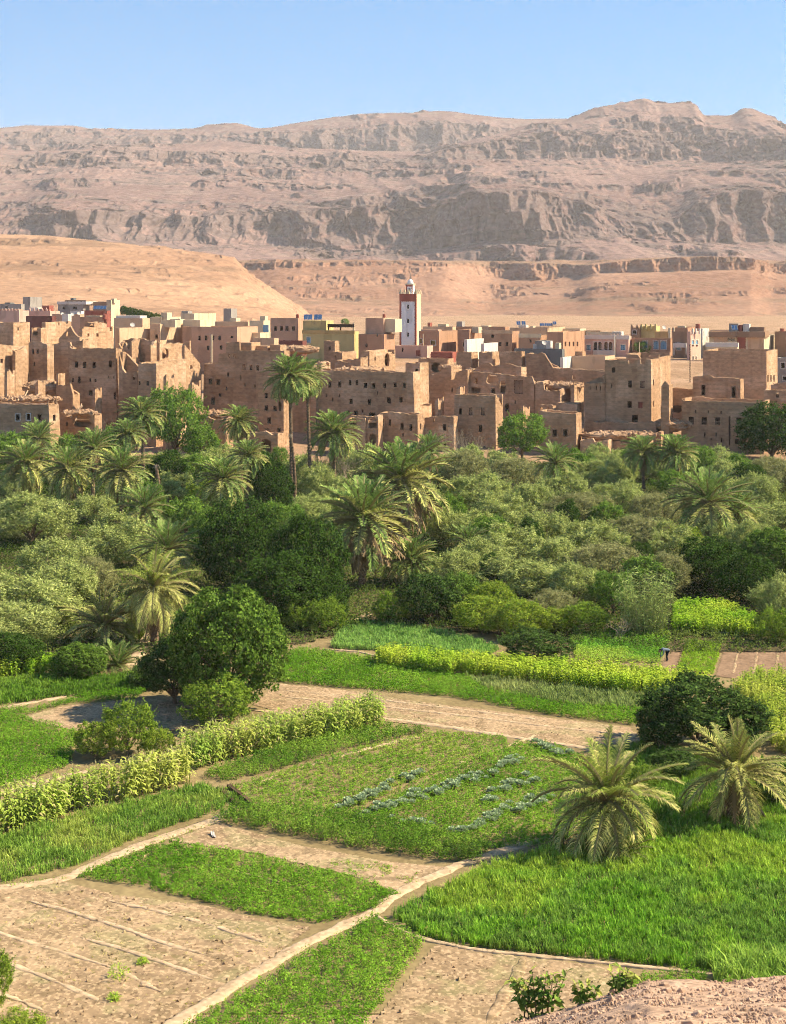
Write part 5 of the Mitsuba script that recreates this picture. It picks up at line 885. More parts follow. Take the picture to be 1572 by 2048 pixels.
def fill(poly, dens, rng):
    x0, y0, x1, y1 = poly.bounds; n = rng.poisson(dens * (x1 - x0) * (y1 - y0)); q = np.stack([rng.uniform(x0, x1, n), rng.uniform(y0, y1, n)], -1)
    return q[shapely.contains_xy(poly, q[:, 0], q[:, 1])]
LIFT = [0.02]
def plot(name, pts, bsdf, label, step=.22, bumps=.05, z=None, furrow=None):
    """a patch of worked ground: a sheet of small cells inside the outline, cloddy"""
    poly = gpoly(pts) if isinstance(pts, list) else pts
    x0, y0, x1, y1 = poly.bounds; xs, ys_ = np.arange(x0, x1 + step, step), np.arange(y0, y1 + step, step)
    X, Y = np.meshgrid(xs, ys_); ins = shapely.contains_xy(poly, X, Y); f = tri_grid(len(ys_), len(xs)); f = f[ins.ravel()[f].all(1)]
    if not len(f): return
    LIFT[0] += .003; z = LIFT[0] if z is None else z
    pos = np.stack([X, Y, 0 * X], -1)
    Z = z + bumps * meshkit.fbm(pos / .5, 3, 2) + bumps * .8 * meshkit.noise(pos / .16, 4)
    if furrow: Z = Z + .018 * np.sin((X * furrow[0] + Y * furrow[1]) * 2 * np.pi / .8)
    use = np.unique(f); m_ = np.full(X.size, -1); m_[use] = np.arange(len(use)); v = np.stack([X, Y, Z], -1).reshape(-1, 3)[use]
    key = fresh(name); put(key, (v, m_[f]), bsdf, smooth=True); tag(key, label, kind='structure')
def strip(name, pts, w, h, bsdf, label, px=True):
    """a trodden path or a low earth ridge along a line"""
    c = np.array([G(a, b)[:2] for a, b in pts]) if px else np.array(pts)
    d = np.concatenate([[0], np.cumsum(np.linalg.norm(np.diff(c, axis=0), axis=1))]); s = np.arange(0, d[-1], .2); c = np.stack([np.interp(s, d, c[:, 0]), np.interp(s, d, c[:, 1])], -1)
    k = 9; ker = np.ones(k) / k; pad = np.pad(c, ((k // 2, k // 2), (0, 0)), mode='edge'); c = np.stack([np.convolve(pad[:, i], ker, 'valid') for i in range(2)], -1)
    t = np.gradient(c, axis=0); t /= np.linalg.norm(t, axis=1, keepdims=True) + 1e-9; nrm = np.stack([-t[:, 1], t[:, 0]], -1)
    taper = np.clip(np.minimum(s, d[-1] - s) / 1.2, .15, 1)
    gap = 1 if w > .8 else np.clip((meshkit.fbm(np.stack([s / 1.1, s * 0 + len(pts) * 7 + d[-1], s * 0], -1), 3) - .22) * 6, .45, 1)
    wv = w * taper * gap; LIFT[0] += .0008
    cols = np.linspace(-1, 1, 9); V_ = []; el, er = (.72 + .8 * (meshkit.fbm(np.stack([s / .55, s * 0 + e_ * 31 + w, s * 0], -1), 4) - .25) for e_ in (0, 1))
    for q in cols:
        wob = q * wv * .5 * np.where(q < 0, el, er)
        p = c + nrm * wob[:, None]; z = LIFT[0] + .012 + h * taper * gap * (1 - q * q) * (.3 + 1.2 * meshkit.fbm(np.stack([p[:, 0] / .35, p[:, 1] / .35, s * 0], -1), 3)) + .05 * (1 - q * q) * meshkit.noise(np.stack([p[:, 0] / .16, p[:, 1] / .16, s * 0], -1)) 
        if abs(q) == 1: z = z * 0 - .03
        V_.append(np.stack([p[:, 0], p[:, 1], z], -1))
    V_ = np.stack(V_, 1); key = fresh(name); put(key, (V_.reshape(-1, 3), tri_grid(*V_.shape[:2])), bsdf, smooth=True); tag(key, label, kind='structure')
def patchy(q, cols, rng, size=3.0, jitter=.14, salt=0):
    cols = np.array(cols) * LEAFY; t = np.clip((meshkit.fbm(np.stack([q[:, 0] / size + salt, q[:, 1] / size, q[:, 0] * 0], -1), 3) - .32) / .36, 0, .999) * (len(cols) - 1)
    i = t.astype(int); c = cols[i] * (1 - (t - i))[:, None] + cols[np.minimum(i + 1, len(cols) - 1)] * (t - i)[:, None]
    return c * (1 + jitter * rng.standard_normal((len(q), 1))).clip(.5, 1.6)
def blades(key, poly, dens, h, w, cols, label, seed=1, lean=.35, per=7, spread=.14, z=.05, cat='grass', size=3.0, bare=0.0):
    """upright leaves of a cereal or of grass"""
    rng = np.random.default_rng(seed); poly = gpoly(poly) if isinstance(poly, list) else poly; q = fill(poly, dens, rng)
    if bare: q = q[meshkit.fbm(np.stack([q[:, 0] / 1.1, q[:, 1] / 1.1, q[:, 0] * 0 + seed], -1), 3) > bare]
    hh = h * (.45 + 1.1 * meshkit.fbm(np.stack([q[:, 0] / .6, q[:, 1] / .6, q[:, 0] * 0 + seed], -1), 3)) * rng.uniform(.6, 1.3, len(q)); c = patchy(q, cols, rng, size, .20, seed)
    idx = np.repeat(np.arange(len(q)), per); k = len(idx); b = np.concatenate([q[idx] + rng.standard_normal((k, 2)) * spread * .6, np.full((k, 1), z)], 1)
    an = rng.uniform(0, 2 * np.pi, k); dr = np.stack([np.cos(an), np.sin(an), 0 * an], -1); H_ = (hh[idx] * rng.uniform(.6, 1.15, k))[:, None]; le = lean * rng.uniform(.2, 1.4, (k, 1))
    sd = np.stack([-np.sin(an), np.cos(an), 0 * an], -1) * w * .5 * rng.uniform(.7, 1.3, (k, 1)); up = np.array([0, 0, 1.0])
    mid = b + up * H_ * .6 + dr * H_ * le * .35; tip = b + up * H_ * (1 - .25 * le) + dr * H_ * le
    v = np.stack([b - sd * .6, b + sd * .6, mid + sd, mid - sd, tip], 1).reshape(-1, 3); f = (np.arange(k)[:, None, None] * 5 + np.array([[0, 1, 2], [0, 2, 3], [3, 2, 4]])[None]).reshape(-1, 3)
    col = np.repeat(c[idx] * (1 + .12 * rng.standard_normal((k, 1))).clip(.6, 1.5), 5, 0); key = fresh(key); put(key, (v, f), 'leaf', color=np.clip(col, .004, .9)); tag(key, label, cat, kind='stuff')
def clover(key, poly, dens, h, l, cols, label, seed=1, per=9, r=.13, z=.05, cat='crop', size=3.0, bare=0.0, rows=None):
    """small-leaved fodder: leaflets through the height of each tuft"""
    rng = np.random.default_rng(seed); poly = gpoly(poly) if isinstance(poly, list) else poly; q = fill(poly, dens, rng)
    if bare: q = q[meshkit.fbm(np.stack([q[:, 0] / .9, q[:, 1] / .9, q[:, 0] * 0 + seed], -1), 3) > bare]
    if rows is not None: ph = (q @ np.array(rows[:2])) / rows[2]; q = q[np.abs(ph - np.round(ph)) < rows[3]]
    hh = h * (.6 + .8 * meshkit.fbm(np.stack([q[:, 0] / .8, q[:, 1] / .8, q[:, 0] * 0 + seed], -1), 3)) * rng.uniform(.55, 1.4, len(q)); c = patchy(q, cols, rng, size, .20, seed)
    idx = np.repeat(np.arange(len(q)), per); k = len(idx); u = rng.random(k) ** .6
    rr = r * np.sqrt(1 - (u * .8) ** 2) * np.sqrt(rng.random(k)); an = rng.uniform(0, 2 * np.pi, k)
    cc = np.stack([q[idx, 0] + rr * np.cos(an), q[idx, 1] + rr * np.sin(an), z + hh[idx] * u], -1)
    nn = np.stack([np.cos(an) * .6, np.sin(an) * .6, 0 * an + .8], -1) + rng.standard_normal((k, 3)) * .5; v, f = leaves(cc, nn, rng.standard_normal((k, 3)) + np.array([0, 0, .7]), l * rng.uniform(.6, 1.3, k), l * .6, rng)
    col = np.repeat(c[idx] * (1 + .15 * rng.standard_normal((k, 1))).clip(.55, 1.5), 4, 0); key = fresh(key); put(key, (v, f), 'leaf', color=np.clip(col, .004, .9)); tag(key, label, cat, kind='stuff')
def maize(poly, h, cols, label, seed=1, dens=7.5, lw=.115, tassel=True, dry=.10):
    rng = np.random.default_rng(seed); poly = gpoly(poly); q = fill(poly, dens, rng); n = len(q); c = patchy(q, cols, rng, 4.0, .10, seed); Vs, Fs, Cs, at = [], [], [], 0
    hh = h * rng.uniform(.75, 1.12, n)
    b = np.concatenate([q, np.full((n, 1), .03)], 1); lean = rng.standard_normal((n, 2)) * .05; topp = b + np.concatenate([lean * hh[:, None], hh[:, None]], 1)
    sd = np.stack([np.full(n, .022), np.zeros(n), np.zeros(n)], -1); v = np.stack([b - sd, b + sd, topp + sd * .5, topp - sd * .5], 1).reshape(-1, 3); Vs.append(v); Fs.append((np.arange(n)[:, None, None] * 4 + np.array([[0, 1, 2], [0, 2, 3]])).reshape(-1, 3) + at); Cs.append(np.repeat(c * .9, 4, 0)); at += len(v)
    per = 12; idx = np.repeat(np.arange(n), per); k = len(idx); t = np.tile(np.linspace(.12, .97, per), n) + rng.uniform(-.03, .03, k)
    p0 = b[idx] * (1 - t[:, None]) + topp[idx] * t[:, None]; an = rng.uniform(0, np.pi, n)[idx] + np.tile([0, np.pi], k)[:k] + rng.normal(0, .4, k); L = .34 * h * rng.uniform(.7, 1.2, k) * (1 - .45 * np.abs(t - .55)); w = lw * rng.uniform(.7, 1.2, k)
    dr = np.stack([np.cos(an), np.sin(an), 0 * an], -1); s = np.stack([-np.sin(an), np.cos(an), 0 * an], -1); up = np.array([0, 0, 1.0]); e0 = rng.uniform(.7, 1.15, k); pts = [p0]; cur = p0; seg = 4
    for i in range(seg):
        e = e0 - (i + .5) * rng.uniform(.35, .65, k); cur = cur + (dr * np.cos(e)[:, None] + up * np.sin(e)[:, None]) * (L / seg)[:, None]; pts.append(cur)
    ws = [.6, 1, 1, .65]; rowsv = []
    for i in range(seg): rowsv += [pts[i] - s * (w * ws[i] * .5)[:, None], pts[i] + s * (w * ws[i] * .5)[:, None]]
    rowsv.append(pts[seg]); v = np.stack(rowsv, 1); m = v.shape[1]; fl = []
    for i in range(seg - 1): fl += [[2 * i, 2 * i + 1, 2 * i + 3], [2 * i, 2 * i + 3, 2 * i + 2]]
    fl.append([2 * seg - 2, 2 * seg - 1, 2 * seg]); Vs.append(v.reshape(-1, 3)); Fs.append((np.arange(k)[:, None, None] * m + np.array(fl)).reshape(-1, 3) + at); at += k * m
    cl = c[idx] * (1 + .14 * rng.standard_normal((k, 1))).clip(.6, 1.5); dd = (rng.random(k) < dry * (1.3 - t)); cl[dd] = np.array([.50, .44, .19]) * (1 + .15 * rng.standard_normal((dd.sum(), 1))).clip(.6, 1.4); Cs.append(np.repeat(cl, m, 0))
    if tassel:
        per = 5; idx = np.repeat(np.arange(n), per); k = len(idx); an = rng.uniform(0, 6.28, k); d = np.stack([np.cos(an) * .5, np.sin(an) * .5, np.ones(k)], -1); p = topp[idx]; s = np.stack([-np.sin(an), np.cos(an), 0 * an], -1) * .016; v = np.stack([p - s, p + s, p + d * .12 * h * rng.uniform(.6, 1.3, (k, 1))], 1).reshape(-1, 3); Vs.append(v); Fs.append(np.arange(3 * k).reshape(-1, 3) + at); at += 3 * k; Cs.append(np.repeat(np.array([[.56, .50, .27]]) * (1 + .15 * rng.standard_normal((k, 1))).clip(.6, 1.4), 3, 0))
    key = fresh('maize'); put(key, (np.vstack(Vs), np.vstack(Fs)), 'leaf', color=np.clip(np.vstack(Cs), .004, .9)); tag(key, label, 'maize', kind='stuff')

# --- bare ground
all_fields = [(-260, 1330), (560, 1240), (1800, 1240), (1900, 2060), (-300, 2060)]
plot('field_floor', [(-500, 1268), (560, 1246), (700, 1232), (1340, 1262), (2100, 1262), (2000, 2040), (-420, 2040)], 'loam', 'green-brown loam between the crops', step=.5, bumps=.04, z=.012)
grove = sg.Polygon([(-75, 119), (-8, 136), (-2, 143), (10, 140), (22, 133), (80, 133), (100, 286), (-110, 286)])
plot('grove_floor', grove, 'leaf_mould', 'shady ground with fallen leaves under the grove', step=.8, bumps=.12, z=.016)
_d = G(432, 1918) - G(50, 1803); _d /= np.linalg.norm(_d); FUR = (-_d[1], _d[0])
BIG = [(0, 1772), (60, 1775), (130, 1765), (240, 1792), (410, 1812), (500, 1835), (625, 1857), (520, 1940), (330, 2048), (290, 2070), (-500, 2070), (-500, 1800)]
plot('bare_plot', BIG, 'soil', 'large bare harvested plot with pale ridges at the bottom left', step=.14, furrow=FUR)
plot('bare_plot', [(330, 1685), (440, 1645), (480, 1657), (600, 1692), (760, 1722), (900, 1737), (850, 1762), (790, 1790), (700, 1755), (520, 1712)], 'soil', 'narrow bare strip between two green plots', step=.14)
plot('bare_plot', [(870, 1890), (960, 1905), (1100, 1922), (1230, 1937), (1250, 1950), (1235, 2075), (720, 2075)], 'soil', 'bare plot at the bottom centre', step=.14)
plot('bare_plot', [(500, 1412), (553, 1368), (714, 1384), (805, 1400), (1100, 1437), (1262, 1456), (1290, 1485), (1180, 1497), (960, 1467), (866, 1454), (775, 1447), (700, 1440), (560, 1428)], 'soil', 'long bare strip crossing the middle of the fields', step=.2)
plot('bare_plot', [(38, 1437), (126, 1414), (229, 1403), (300, 1400), (440, 1395), (450, 1445), (340, 1465), (200, 1468), (134, 1463)], 'soil', 'rounded bare plot partly shaded by the big fig tree', step=.2)
plot('bare_plot', [(1350, 1278), (1374, 1278), (1354, 1340), (1316, 1340)], 'brown_soil', 'small brown plot beside the stooping person', step=.2)
plot('bare_plot', [(1447, 1294), (1700, 1306), (1700, 1358), (1480, 1361), (1428, 1354)], 'brown_soil', 'brown plot with yellowish lines at the right edge', step=.2)
ridge = lambda pts, w=.50, h=.035, lab='pale low earth ridge in the bare plot at the bottom left': strip('earth_ridge', pts, w, h, 'trodden', lab)
for pts in ([(205, 1803), (300, 1820), (430, 1855), (548, 1893)], [(50, 1803), (130, 1822), (250, 1860), (330, 1890), (432, 1918)], [(150, 1875), (260, 1905), (345, 1935), (440, 1968)], [(-60, 1852), (60, 1888), (160, 1918), (225, 1938), (330, 1990)], [(-100, 1905), (10, 1927), (110, 1965), (222, 2015)], [(-60, 1975), (30, 2000), (100, 2030)]): ridge(pts)
strip('earth_ridge', [(1050, 1912), (1030, 1960), (970, 2055)], .8, .05, 'soil', 'low earth ridge in the bare plot at the bottom centre')
for a in ([(560, 1395), (700, 1408), (900, 1430), (1100, 1455), (1250, 1472)], [(560, 1382), (720, 1397), (900, 1418), (1100, 1444)]): ridge(a, .5, .03, 'pale low ridge in the long bare strip')
for a in ([(1477, 1298), (1466, 1352)], [(1514, 1302), (1508, 1354)], [(1556, 1305), (1550, 1354)]): strip('earth_ridge', a, .40, .02, 'soil', 'yellowish line in the brown plot')
path = lambda pts, w, lab, h=.03: strip('path', pts, w, h, 'trodden', lab)
path([(300, 2075), (355, 2045), (500, 1955), (600, 1895), (660, 1865), (748, 1828), (775, 1800), (840, 1765), (930, 1728), (1010, 1700), (1090, 1682), (1150, 1668)], .95, 'pale trodden path running up from the bottom to the foreground palm', .05)
path([(745, 1825), (775, 1853), (850, 1883), (950, 1903), (1100, 1918), (1250, 1933), (1430, 1952), (1600, 1968)], .45, 'narrow path curving along the tall green field', .05)
path([(-200, 1800), (60, 1772), (135, 1758), (240, 1708), (330, 1675), (430, 1642), (500, 1603)], 1.0, 'dry grassy path along the left green strip')
path([(500, 1422), (620, 1430), (780, 1440), (900, 1456), (1000, 1472), (1160, 1496), (1330, 1520), (1420, 1545)], .9, 'pale straight path across the middle of the fields')
path([(495, 1572), (600, 1538), (700, 1508), (780, 1488), (865, 1468)], .5, 'thin pale strip between the thin crop and the green strip')
path([(880, 1540), (930, 1525), (1000, 1500), (1080, 1470)], .35, 'thin pale strip between the thin crop and the cabbages')
path([(0, 1418), (84, 1403), (140, 1392), (200, 1385)], .8, 'pale bank at the edge of the left fields'); path([(-60, 1605), (0, 1590), (107, 1560), (190, 1540)], .8, 'pale strip behind the lower maize')
path([(270, 1345), (262, 1330), (285, 1300), (292, 1270), (280, 1250), (300, 1225)], 1.5, 'white sunlit path between the palm thicket and the fig tree'); path([(640, 1300), (720, 1305), (770, 1318)], .5, 'thin pale edge of the blue-green field')
path([(690, 1250), (720, 1238), (740, 1225)], 1.6, 'sunlit earth under the central palms')
path([(310, 1705), (270, 1722), (245, 1736), (290, 1752)], .28, 'thin channel bend in the mid-left fodder plot', .05); path([(330, 1713), (420, 1735), (520, 1758), (610, 1780)], .26, 'thin channel through the mid-left fodder plot', .05)
_c = G(1034, 1525) - G(717, 1639); _c /= np.linalg.norm(_c); ROW = (-_c[1], _c[0])
# --- crops
CL = [(.085, .185, .022), (.115, .225, .03), (.145, .255, .04)]; DK = [(.075, .15, .026), (.10, .185, .034), (.135, .22, .045)]; LT = [(.115, .215, .032), (.145, .245, .042), (.18, .265, .055)]; GR = [(.15, .20, .09), (.18, .225, .11), (.21, .245, .125)]; YG = [(.15, .26, .03), (.20, .30, .04), (.26, .33, .055)]
blades('tall_grass_crop', [(785, 1838), (860, 1792), (990, 1733), (1100, 1702), (1170, 1700), (1290, 1688), (1335, 1645), (1420, 1625), (1572, 1645), (1900, 1660), (1950, 1990), (1572, 1965), (1430, 1945), (1250, 1927), (1100, 1912), (950, 1897), (850, 1877)], 42, .48, .036, [(.115, .205, .05), (.115, .235, .034), (.14, .265, .042), (.12, .21, .058), (.16, .28, .05), (.20, .29, .058)], 'tall dense green field of a grassy crop at the right foreground', 11, per=9, cat='crop', size=6, spread=.085)
clover('fodder_crop', [(745, 1843), (772, 1855), (850, 1890), (720, 2075), (360, 2075), (520, 1977), (650, 1898)], 34, .44, .095, CL, 'bright fodder field at the bottom centre', 12, per=14, r=.16)
clover('fodder_crop', [(150, 1757), (330, 1692), (345, 1687), (520, 1717), (700, 1757), (800, 1792), (745, 1824), (640, 1850), (500, 1830), (300, 1780)], 44, .28, .095, CL, 'low fodder plot above the large bare plot', 13, bare=.22, per=12, r=.15)
clover('fodder_crop', [(425, 1647), (470, 1620), (600, 1627), (760, 1652), (900, 1682), (985, 1700), (960, 1727), (880, 1724), (700, 1697), (550, 1667)], 32, .66, .11, DK, 'tall dark fodder strip under the cabbage plot', 14, per=16, r=.18)
clover('fodder_crop', [(490, 1602), (450, 1582), (560, 1547), (700, 1502), (870, 1467), (1010, 1477), (1020, 1492), (900, 1540), (760, 1600), (690, 1640), (560, 1627)], 42, .24, .095, LT, 'thin yellowish crop in the middle', 15, bare=.22, rows=(ROW[0], ROW[1], .85, .37))
clover('fodder_crop', [(690, 1640), (800, 1590), (900, 1540), (1030, 1490), (1100, 1490), (1200, 1530), (1230, 1640), (1120, 1690), (985, 1702), (900, 1682), (760, 1652)], 56, .26, .09, CL, 'bright low crop round the cabbages', 16, bare=.18, rows=(ROW[0], ROW[1], .7, .40))
clover('fodder_crop', [(405, 1555), (440, 1540), (560, 1500), (700, 1462), (760, 1457), (862, 1466), (700, 1500), (560, 1542), (450, 1566)], 36, .48, .10, DK, 'dark green strip in front of the upper maize row', 17, per=14, r=.16)
blades('meadow_grass', [(1190, 1512), (1290, 1490), (1420, 1520), (1640, 1530), (1640, 1652), (1420, 1622), (1335, 1642), (1290, 1686), (1200, 1690)], 30, .5, .04, DK, 'shaded grass between the two foreground palms', 50)
blades('meadow_grass', [(-400, 1800), (-400, 1700), (0, 1680), (150, 1634), (260, 1608), (400, 1573), (460, 1590), (478, 1605), (400, 1637), (300, 1668), (150, 1735), (0, 1768)], 34, .42, .034, [(.11, .20, .045), (.15, .24, .06), (.22, .28, .085)], 'grassy green strip below the lower maize', 18)
blades('meadow_grass', [(-400, 1800), (0, 1770), (140, 1752), (300, 1680), (440, 1632), (480, 1612), (498, 1606), (440, 1645), (330, 1686), (150, 1760), (-400, 1830)], 10, .16, .03, LT, 'sparse dry grass along the left path', 19, per=5)
clover('fodder_crop', [(-300, 1440), (60, 1422), (36, 1438), (134, 1465), (200, 1470), (150, 1490), (140, 1535), (0, 1585), (-300, 1610)], 48, .4, .1, CL, 'bright fodder field at the left edge', 20)
clover('fodder_crop', [(60, 1424), (160, 1397), (250, 1376), (300, 1378), (270, 1400), (126, 1412), (40, 1436)], 50, .35, .1, CL, 'narrow fodder band above the rounded bare plot', 21)
blades('meadow_grass', [(-300, 1370), (256, 1353), (330, 1350), (260, 1388), (120, 1396), (0, 1412), (-300, 1430)], 34, .45, .05, DK, 'dark grass behind the left fields, half in shade', 22)
blades('meadow_grass', [(660, 1298), (688, 1250), (757, 1248), (840, 1258), (890, 1268), (1000, 1300), (950, 1325), (750, 1302)], 32, .5, .05, [(.12, .22, .075), (.15, .26, .09), (.18, .29, .105)], 'blue-green grass field below the central palms', 23)
clover('fodder_crop', [(570, 1312), (600, 1302), (760, 1322), (900, 1352), (940, 1362), (975, 1386), (1160, 1418), (1285, 1424), (1278, 1453), (1100, 1432), (900, 1396), (730, 1381), (555, 1366)], 46, .4, .11, CL, 'bright fodder field in the middle distance', 24)
blades('meadow_grass', [(935, 1360), (1090, 1374), (1304, 1398), (1292, 1424), (1160, 1417), (975, 1386)], 32, .5, .05, GR, 'grey-green strip in front of the bright maize', 25)
clover('fodder_crop', [(1140, 1275), (1240, 1262), (1335, 1267), (1342, 1275), (1318, 1330), (1150, 1322)], 46, .4, .11, [(.10, .23, .04), (.15, .29, .05), (.24, .34, .08)], 'green plot beside the stooping person', 26)
clover('fodder_crop', [(1375, 1284), (1445, 1287), (1426, 1352), (1354, 1345)], 42, .25, .10, YG[:2], 'light green seedling bed between the brown plots', 27)
clover('fodder_crop', [(1230, 1957), (1400, 1947), (1425, 1962), (1385, 1990), (1255, 2005)], 44, .25, .09, CL, 'small green patch by the gravel bank', 28, bare=.36)
clover('weeds', [(640, 1725), (760, 1730), (830, 1745), (850, 1762), (790, 1788), (700, 1752)], 20, .16, .08, LT, 'yellowish weeds on the narrow bare strip', 29, bare=.45)
clover('weeds', BIG, 2.2, .10, .07, [(.22, .22, .09), (.28, .26, .12)], 'scattered dry weeds on the large bare plot', 30, per=5, bare=.5)
blades('weeds', [(1420, 1935), (1480, 1925), (1572, 1930), (1750, 1940), (1750, 2000), (1440, 1985)], 18, .9, .05, [(.15, .25, .06), (.21, .31, .08)], 'rank weeds above the gravel bank', 31, lean=.6)
clover('weeds', [(480, 1440), (560, 1425), (640, 1432), (560, 1455), (420, 1500), (380, 1490)], 16, .2, .09, LT, 'dry grassy bank behind the upper maize row', 32, bare=.4)
clover('undergrowth', grove, 4.5, .7, .24, [(.045, .075, .02), (.065, .10, .03), (.095, .13, .045)], 'low undergrowth beneath the trees of the grove', 33, per=7, r=.4, cat='undergrowth', size=9)
maize([(-300, 1720), (0, 1676), (76, 1663), (152, 1626), (252, 1607), (336, 1584), (384, 1567), (372, 1552), (300, 1572), (229, 1590), (115, 1618), (0, 1648), (-300, 1690)], 2.1, [(.175, .255, .058), (.225, .295, .08), (.29, .33, .11)], 'tasselled yellow-green maize in the lower left row', 41, dens=11)
maize([(383, 1544), (480, 1520), (600, 1496), (768, 1456), (752, 1436), (600, 1468), (480, 1492), (358, 1520)], 1.9, [(.165, .245, .062), (.215, .285, .08), (.27, .31, .10)], 'tasselled maize in the upper row behind the dark green strip', 42, dens=10.5)
maize([(757, 1338), (860, 1350), (960, 1358), (1090, 1372), (1240, 1391), (1330, 1394), (1400, 1392), (1420, 1378), (1315, 1362), (1160, 1348), (1040, 1342), (870, 1325), (790, 1318), (750, 1325)], 1.35, YG, 'bright green maize strip crossing the middle distance', 43, dens=13, tassel=False, dry=.02, lw=.11)
maize([(1345, 1272), (1530, 1277), (1520, 1262), (1470, 1235), (1430, 1226), (1350, 1228)], 1.5, YG, 'bright maize patch before the shaded trees at the right', 44, dens=11, tassel=False, dry=.02, lw=.12)
maize([(1460, 1395), (1500, 1365), (1572, 1360), (1800, 1365), (1800, 1530), (1590, 1520), (1545, 1500), (1520, 1430)], 1.3, [(.19, .26, .05), (.24, .29, .065), (.28, .31, .09)], 'pale yellow-green maize at the right edge', 45, dens=9, tassel=False, dry=.06, lw=.10)
maize([(-300, 1385), (0, 1362), (112, 1352), (122, 1340), (60, 1332), (-300, 1345)], 1.4, YG, 'small bright maize patch at the left edge', 46, dens=11, tassel=False, dry=.02, lw=.10)
# cane clump
def cane(px, base, top, w, label, n=130):
    b = G(px, base, 0.0); h = (base - top) / F * b[1]; wm = w / F * b[1]; rng = np.random.default_rng(88); Vs = []; Cs = []
    for i in range(n):
        an, rr = rng.uniform(0, 6.28), math.sqrt(rng.random()); p = b + np.array([math.cos(an) * rr * wm * .22, math.sin(an) * rr * wm * .18, 0]); d = unit(np.array([math.cos(an) * rr * .32, math.sin(an) * rr * .32, 1.0])); hh = h * rng.uniform(.6, 1.05); q = p + d * hh
        ms = tube([p, (p + q) / 2, q], [.03, .025, .012], 3); Vs.append(ms); Cs.append(np.tile([[.36, .38, .16]], (len(ms[0]), 1)))
        k = 16; t = rng.uniform(.25, 1, k); c = p + d * hh * t[:, None]; a2 = rng.uniform(0, 6.28, k); dv = np.stack([np.cos(a2), np.sin(a2), rng.uniform(-.3, .7, k)], -1); dv = unit(dv); l = rng.uniform(.4, .75, k)
        v, f = leaves(c + dv * l[:, None] * .5, rng.standard_normal((k, 3)) * .4 + np.array([0, 0, 1.0]), dv, l, .075, rng); Vs.append((v, f)); Cs.append(tint(rng, k, [(.20, .27, .12), (.26, .32, .16), (.32, .36, .20), (.14, .20, .08)], 4))
    key = fresh('cane_clump'); put(key, join(Vs), 'leaf', color=np.clip(np.vstack(Cs), .004, .9)); tag(key, label, 'reed', kind='thing')
cane(1290, 1272, 1140, 150, 'grey-green giant cane clump beside the bright maize patch')
# cabbages
rng = np.random.default_rng(55); ms, cs = [], []
for i in range(15):
    t = i / 14; an = i * 2.4; el = 1.15 - .9 * t; L = .30 * (.55 + .5 * t); d = np.array([math.cos(an) * math.cos(el), math.sin(an) * math.cos(el), math.sin(el)]); s = np.array([-math.sin(an), math.cos(an), 0]); n_ = np.cross(s, d); w = L * .42
    base = np.array([0, 0, .10]); r1 = base + d * L * .5 + n_ * .02; tip = base + d * L - np.array([0, 0, .05 * t])
    v = np.array([base, r1 - s * w + n_ * .05, r1, r1 + s * w + n_ * .05, tip - s * w * .6, tip, tip + s * w * .6]); f = np.array([[0, 1, 2], [0, 2, 3], [1, 4, 5], [1, 5, 2], [2, 5, 6], [2, 6, 3]]); ms.append((v, f)); cs.append(np.tile(np.array([.34, .42, .25]) * rng.uniform(.75, 1.35), (7, 1)))
scene['group_cabbage'] = {'type': 'shapegroup', 'rosette': mikit.ply(join(ms), 'glossy_leaf', color=np.clip(np.vstack(cs), 0, .9))}
def cabbages(rows, row_label, n, width=7):
    L = np.array(rows, float); d = np.concatenate([[0], np.cumsum(np.linalg.norm(np.diff(L, axis=0), axis=1))])
    for s in np.linspace(0, d[-1], n):
        px, py = np.interp(s, d, L[:, 0]) + rng.normal(0, 4), np.interp(s, d, L[:, 1]) + rng.normal(0, width * .5); p = G(px, py); k = fresh('cabbage'); z = rng.uniform(.8, 1.4)
        scene[k] = {'type': 'instance', 'group': {'type': 'ref', 'id': 'group_cabbage'}, 'to_world': T().translate([p[0], p[1], .10]).rotate([0, 0, 1], rng.uniform(0, 360)).scale([z, z, z * 1.15])}
        tag(k, 'blue-green cabbage ' + row_label, 'cabbage', 'cabbages ' + row_label)
cabbages([(683, 1618), (782, 1574)], 'in the short upper left row', 20); cabbages([(805, 1567), (843, 1555)], 'in the tiny row behind the upper left row', 6); cabbages([(717, 1639), (767, 1620), (813, 1605), (882, 1586), (920, 1567), (977, 1555), (1034, 1525)], 'in the longest middle row', 58, 10)
cabbages([(912, 1674), (977, 1651), (1007, 1628), (1065, 1612), (1100, 1598)], 'in the row nearest the foreground palm', 42, 10); cabbages([(969, 1601), (996, 1590), (1027, 1570), (1072, 1563)], 'in the loose clumps near the palm', 20, 12); cabbages([(1072, 1490), (1125, 1517)], 'at the far corner by the pale path', 12, 8); cabbages([(1010, 1535), (1037, 1524)], 'in the clump at the end of the middle row', 8, 10)
cabbages([(790, 1642), (860, 1660)], 'scattered below the middle row', 5, 10); cabbages([(565, 1482), (600, 1475)], 'beside the upper maize row', 7, 6); cabbages([(1425, 1272), (1470, 1278)], 'pale ones at the edge of the bright maize patch', 7, 3)
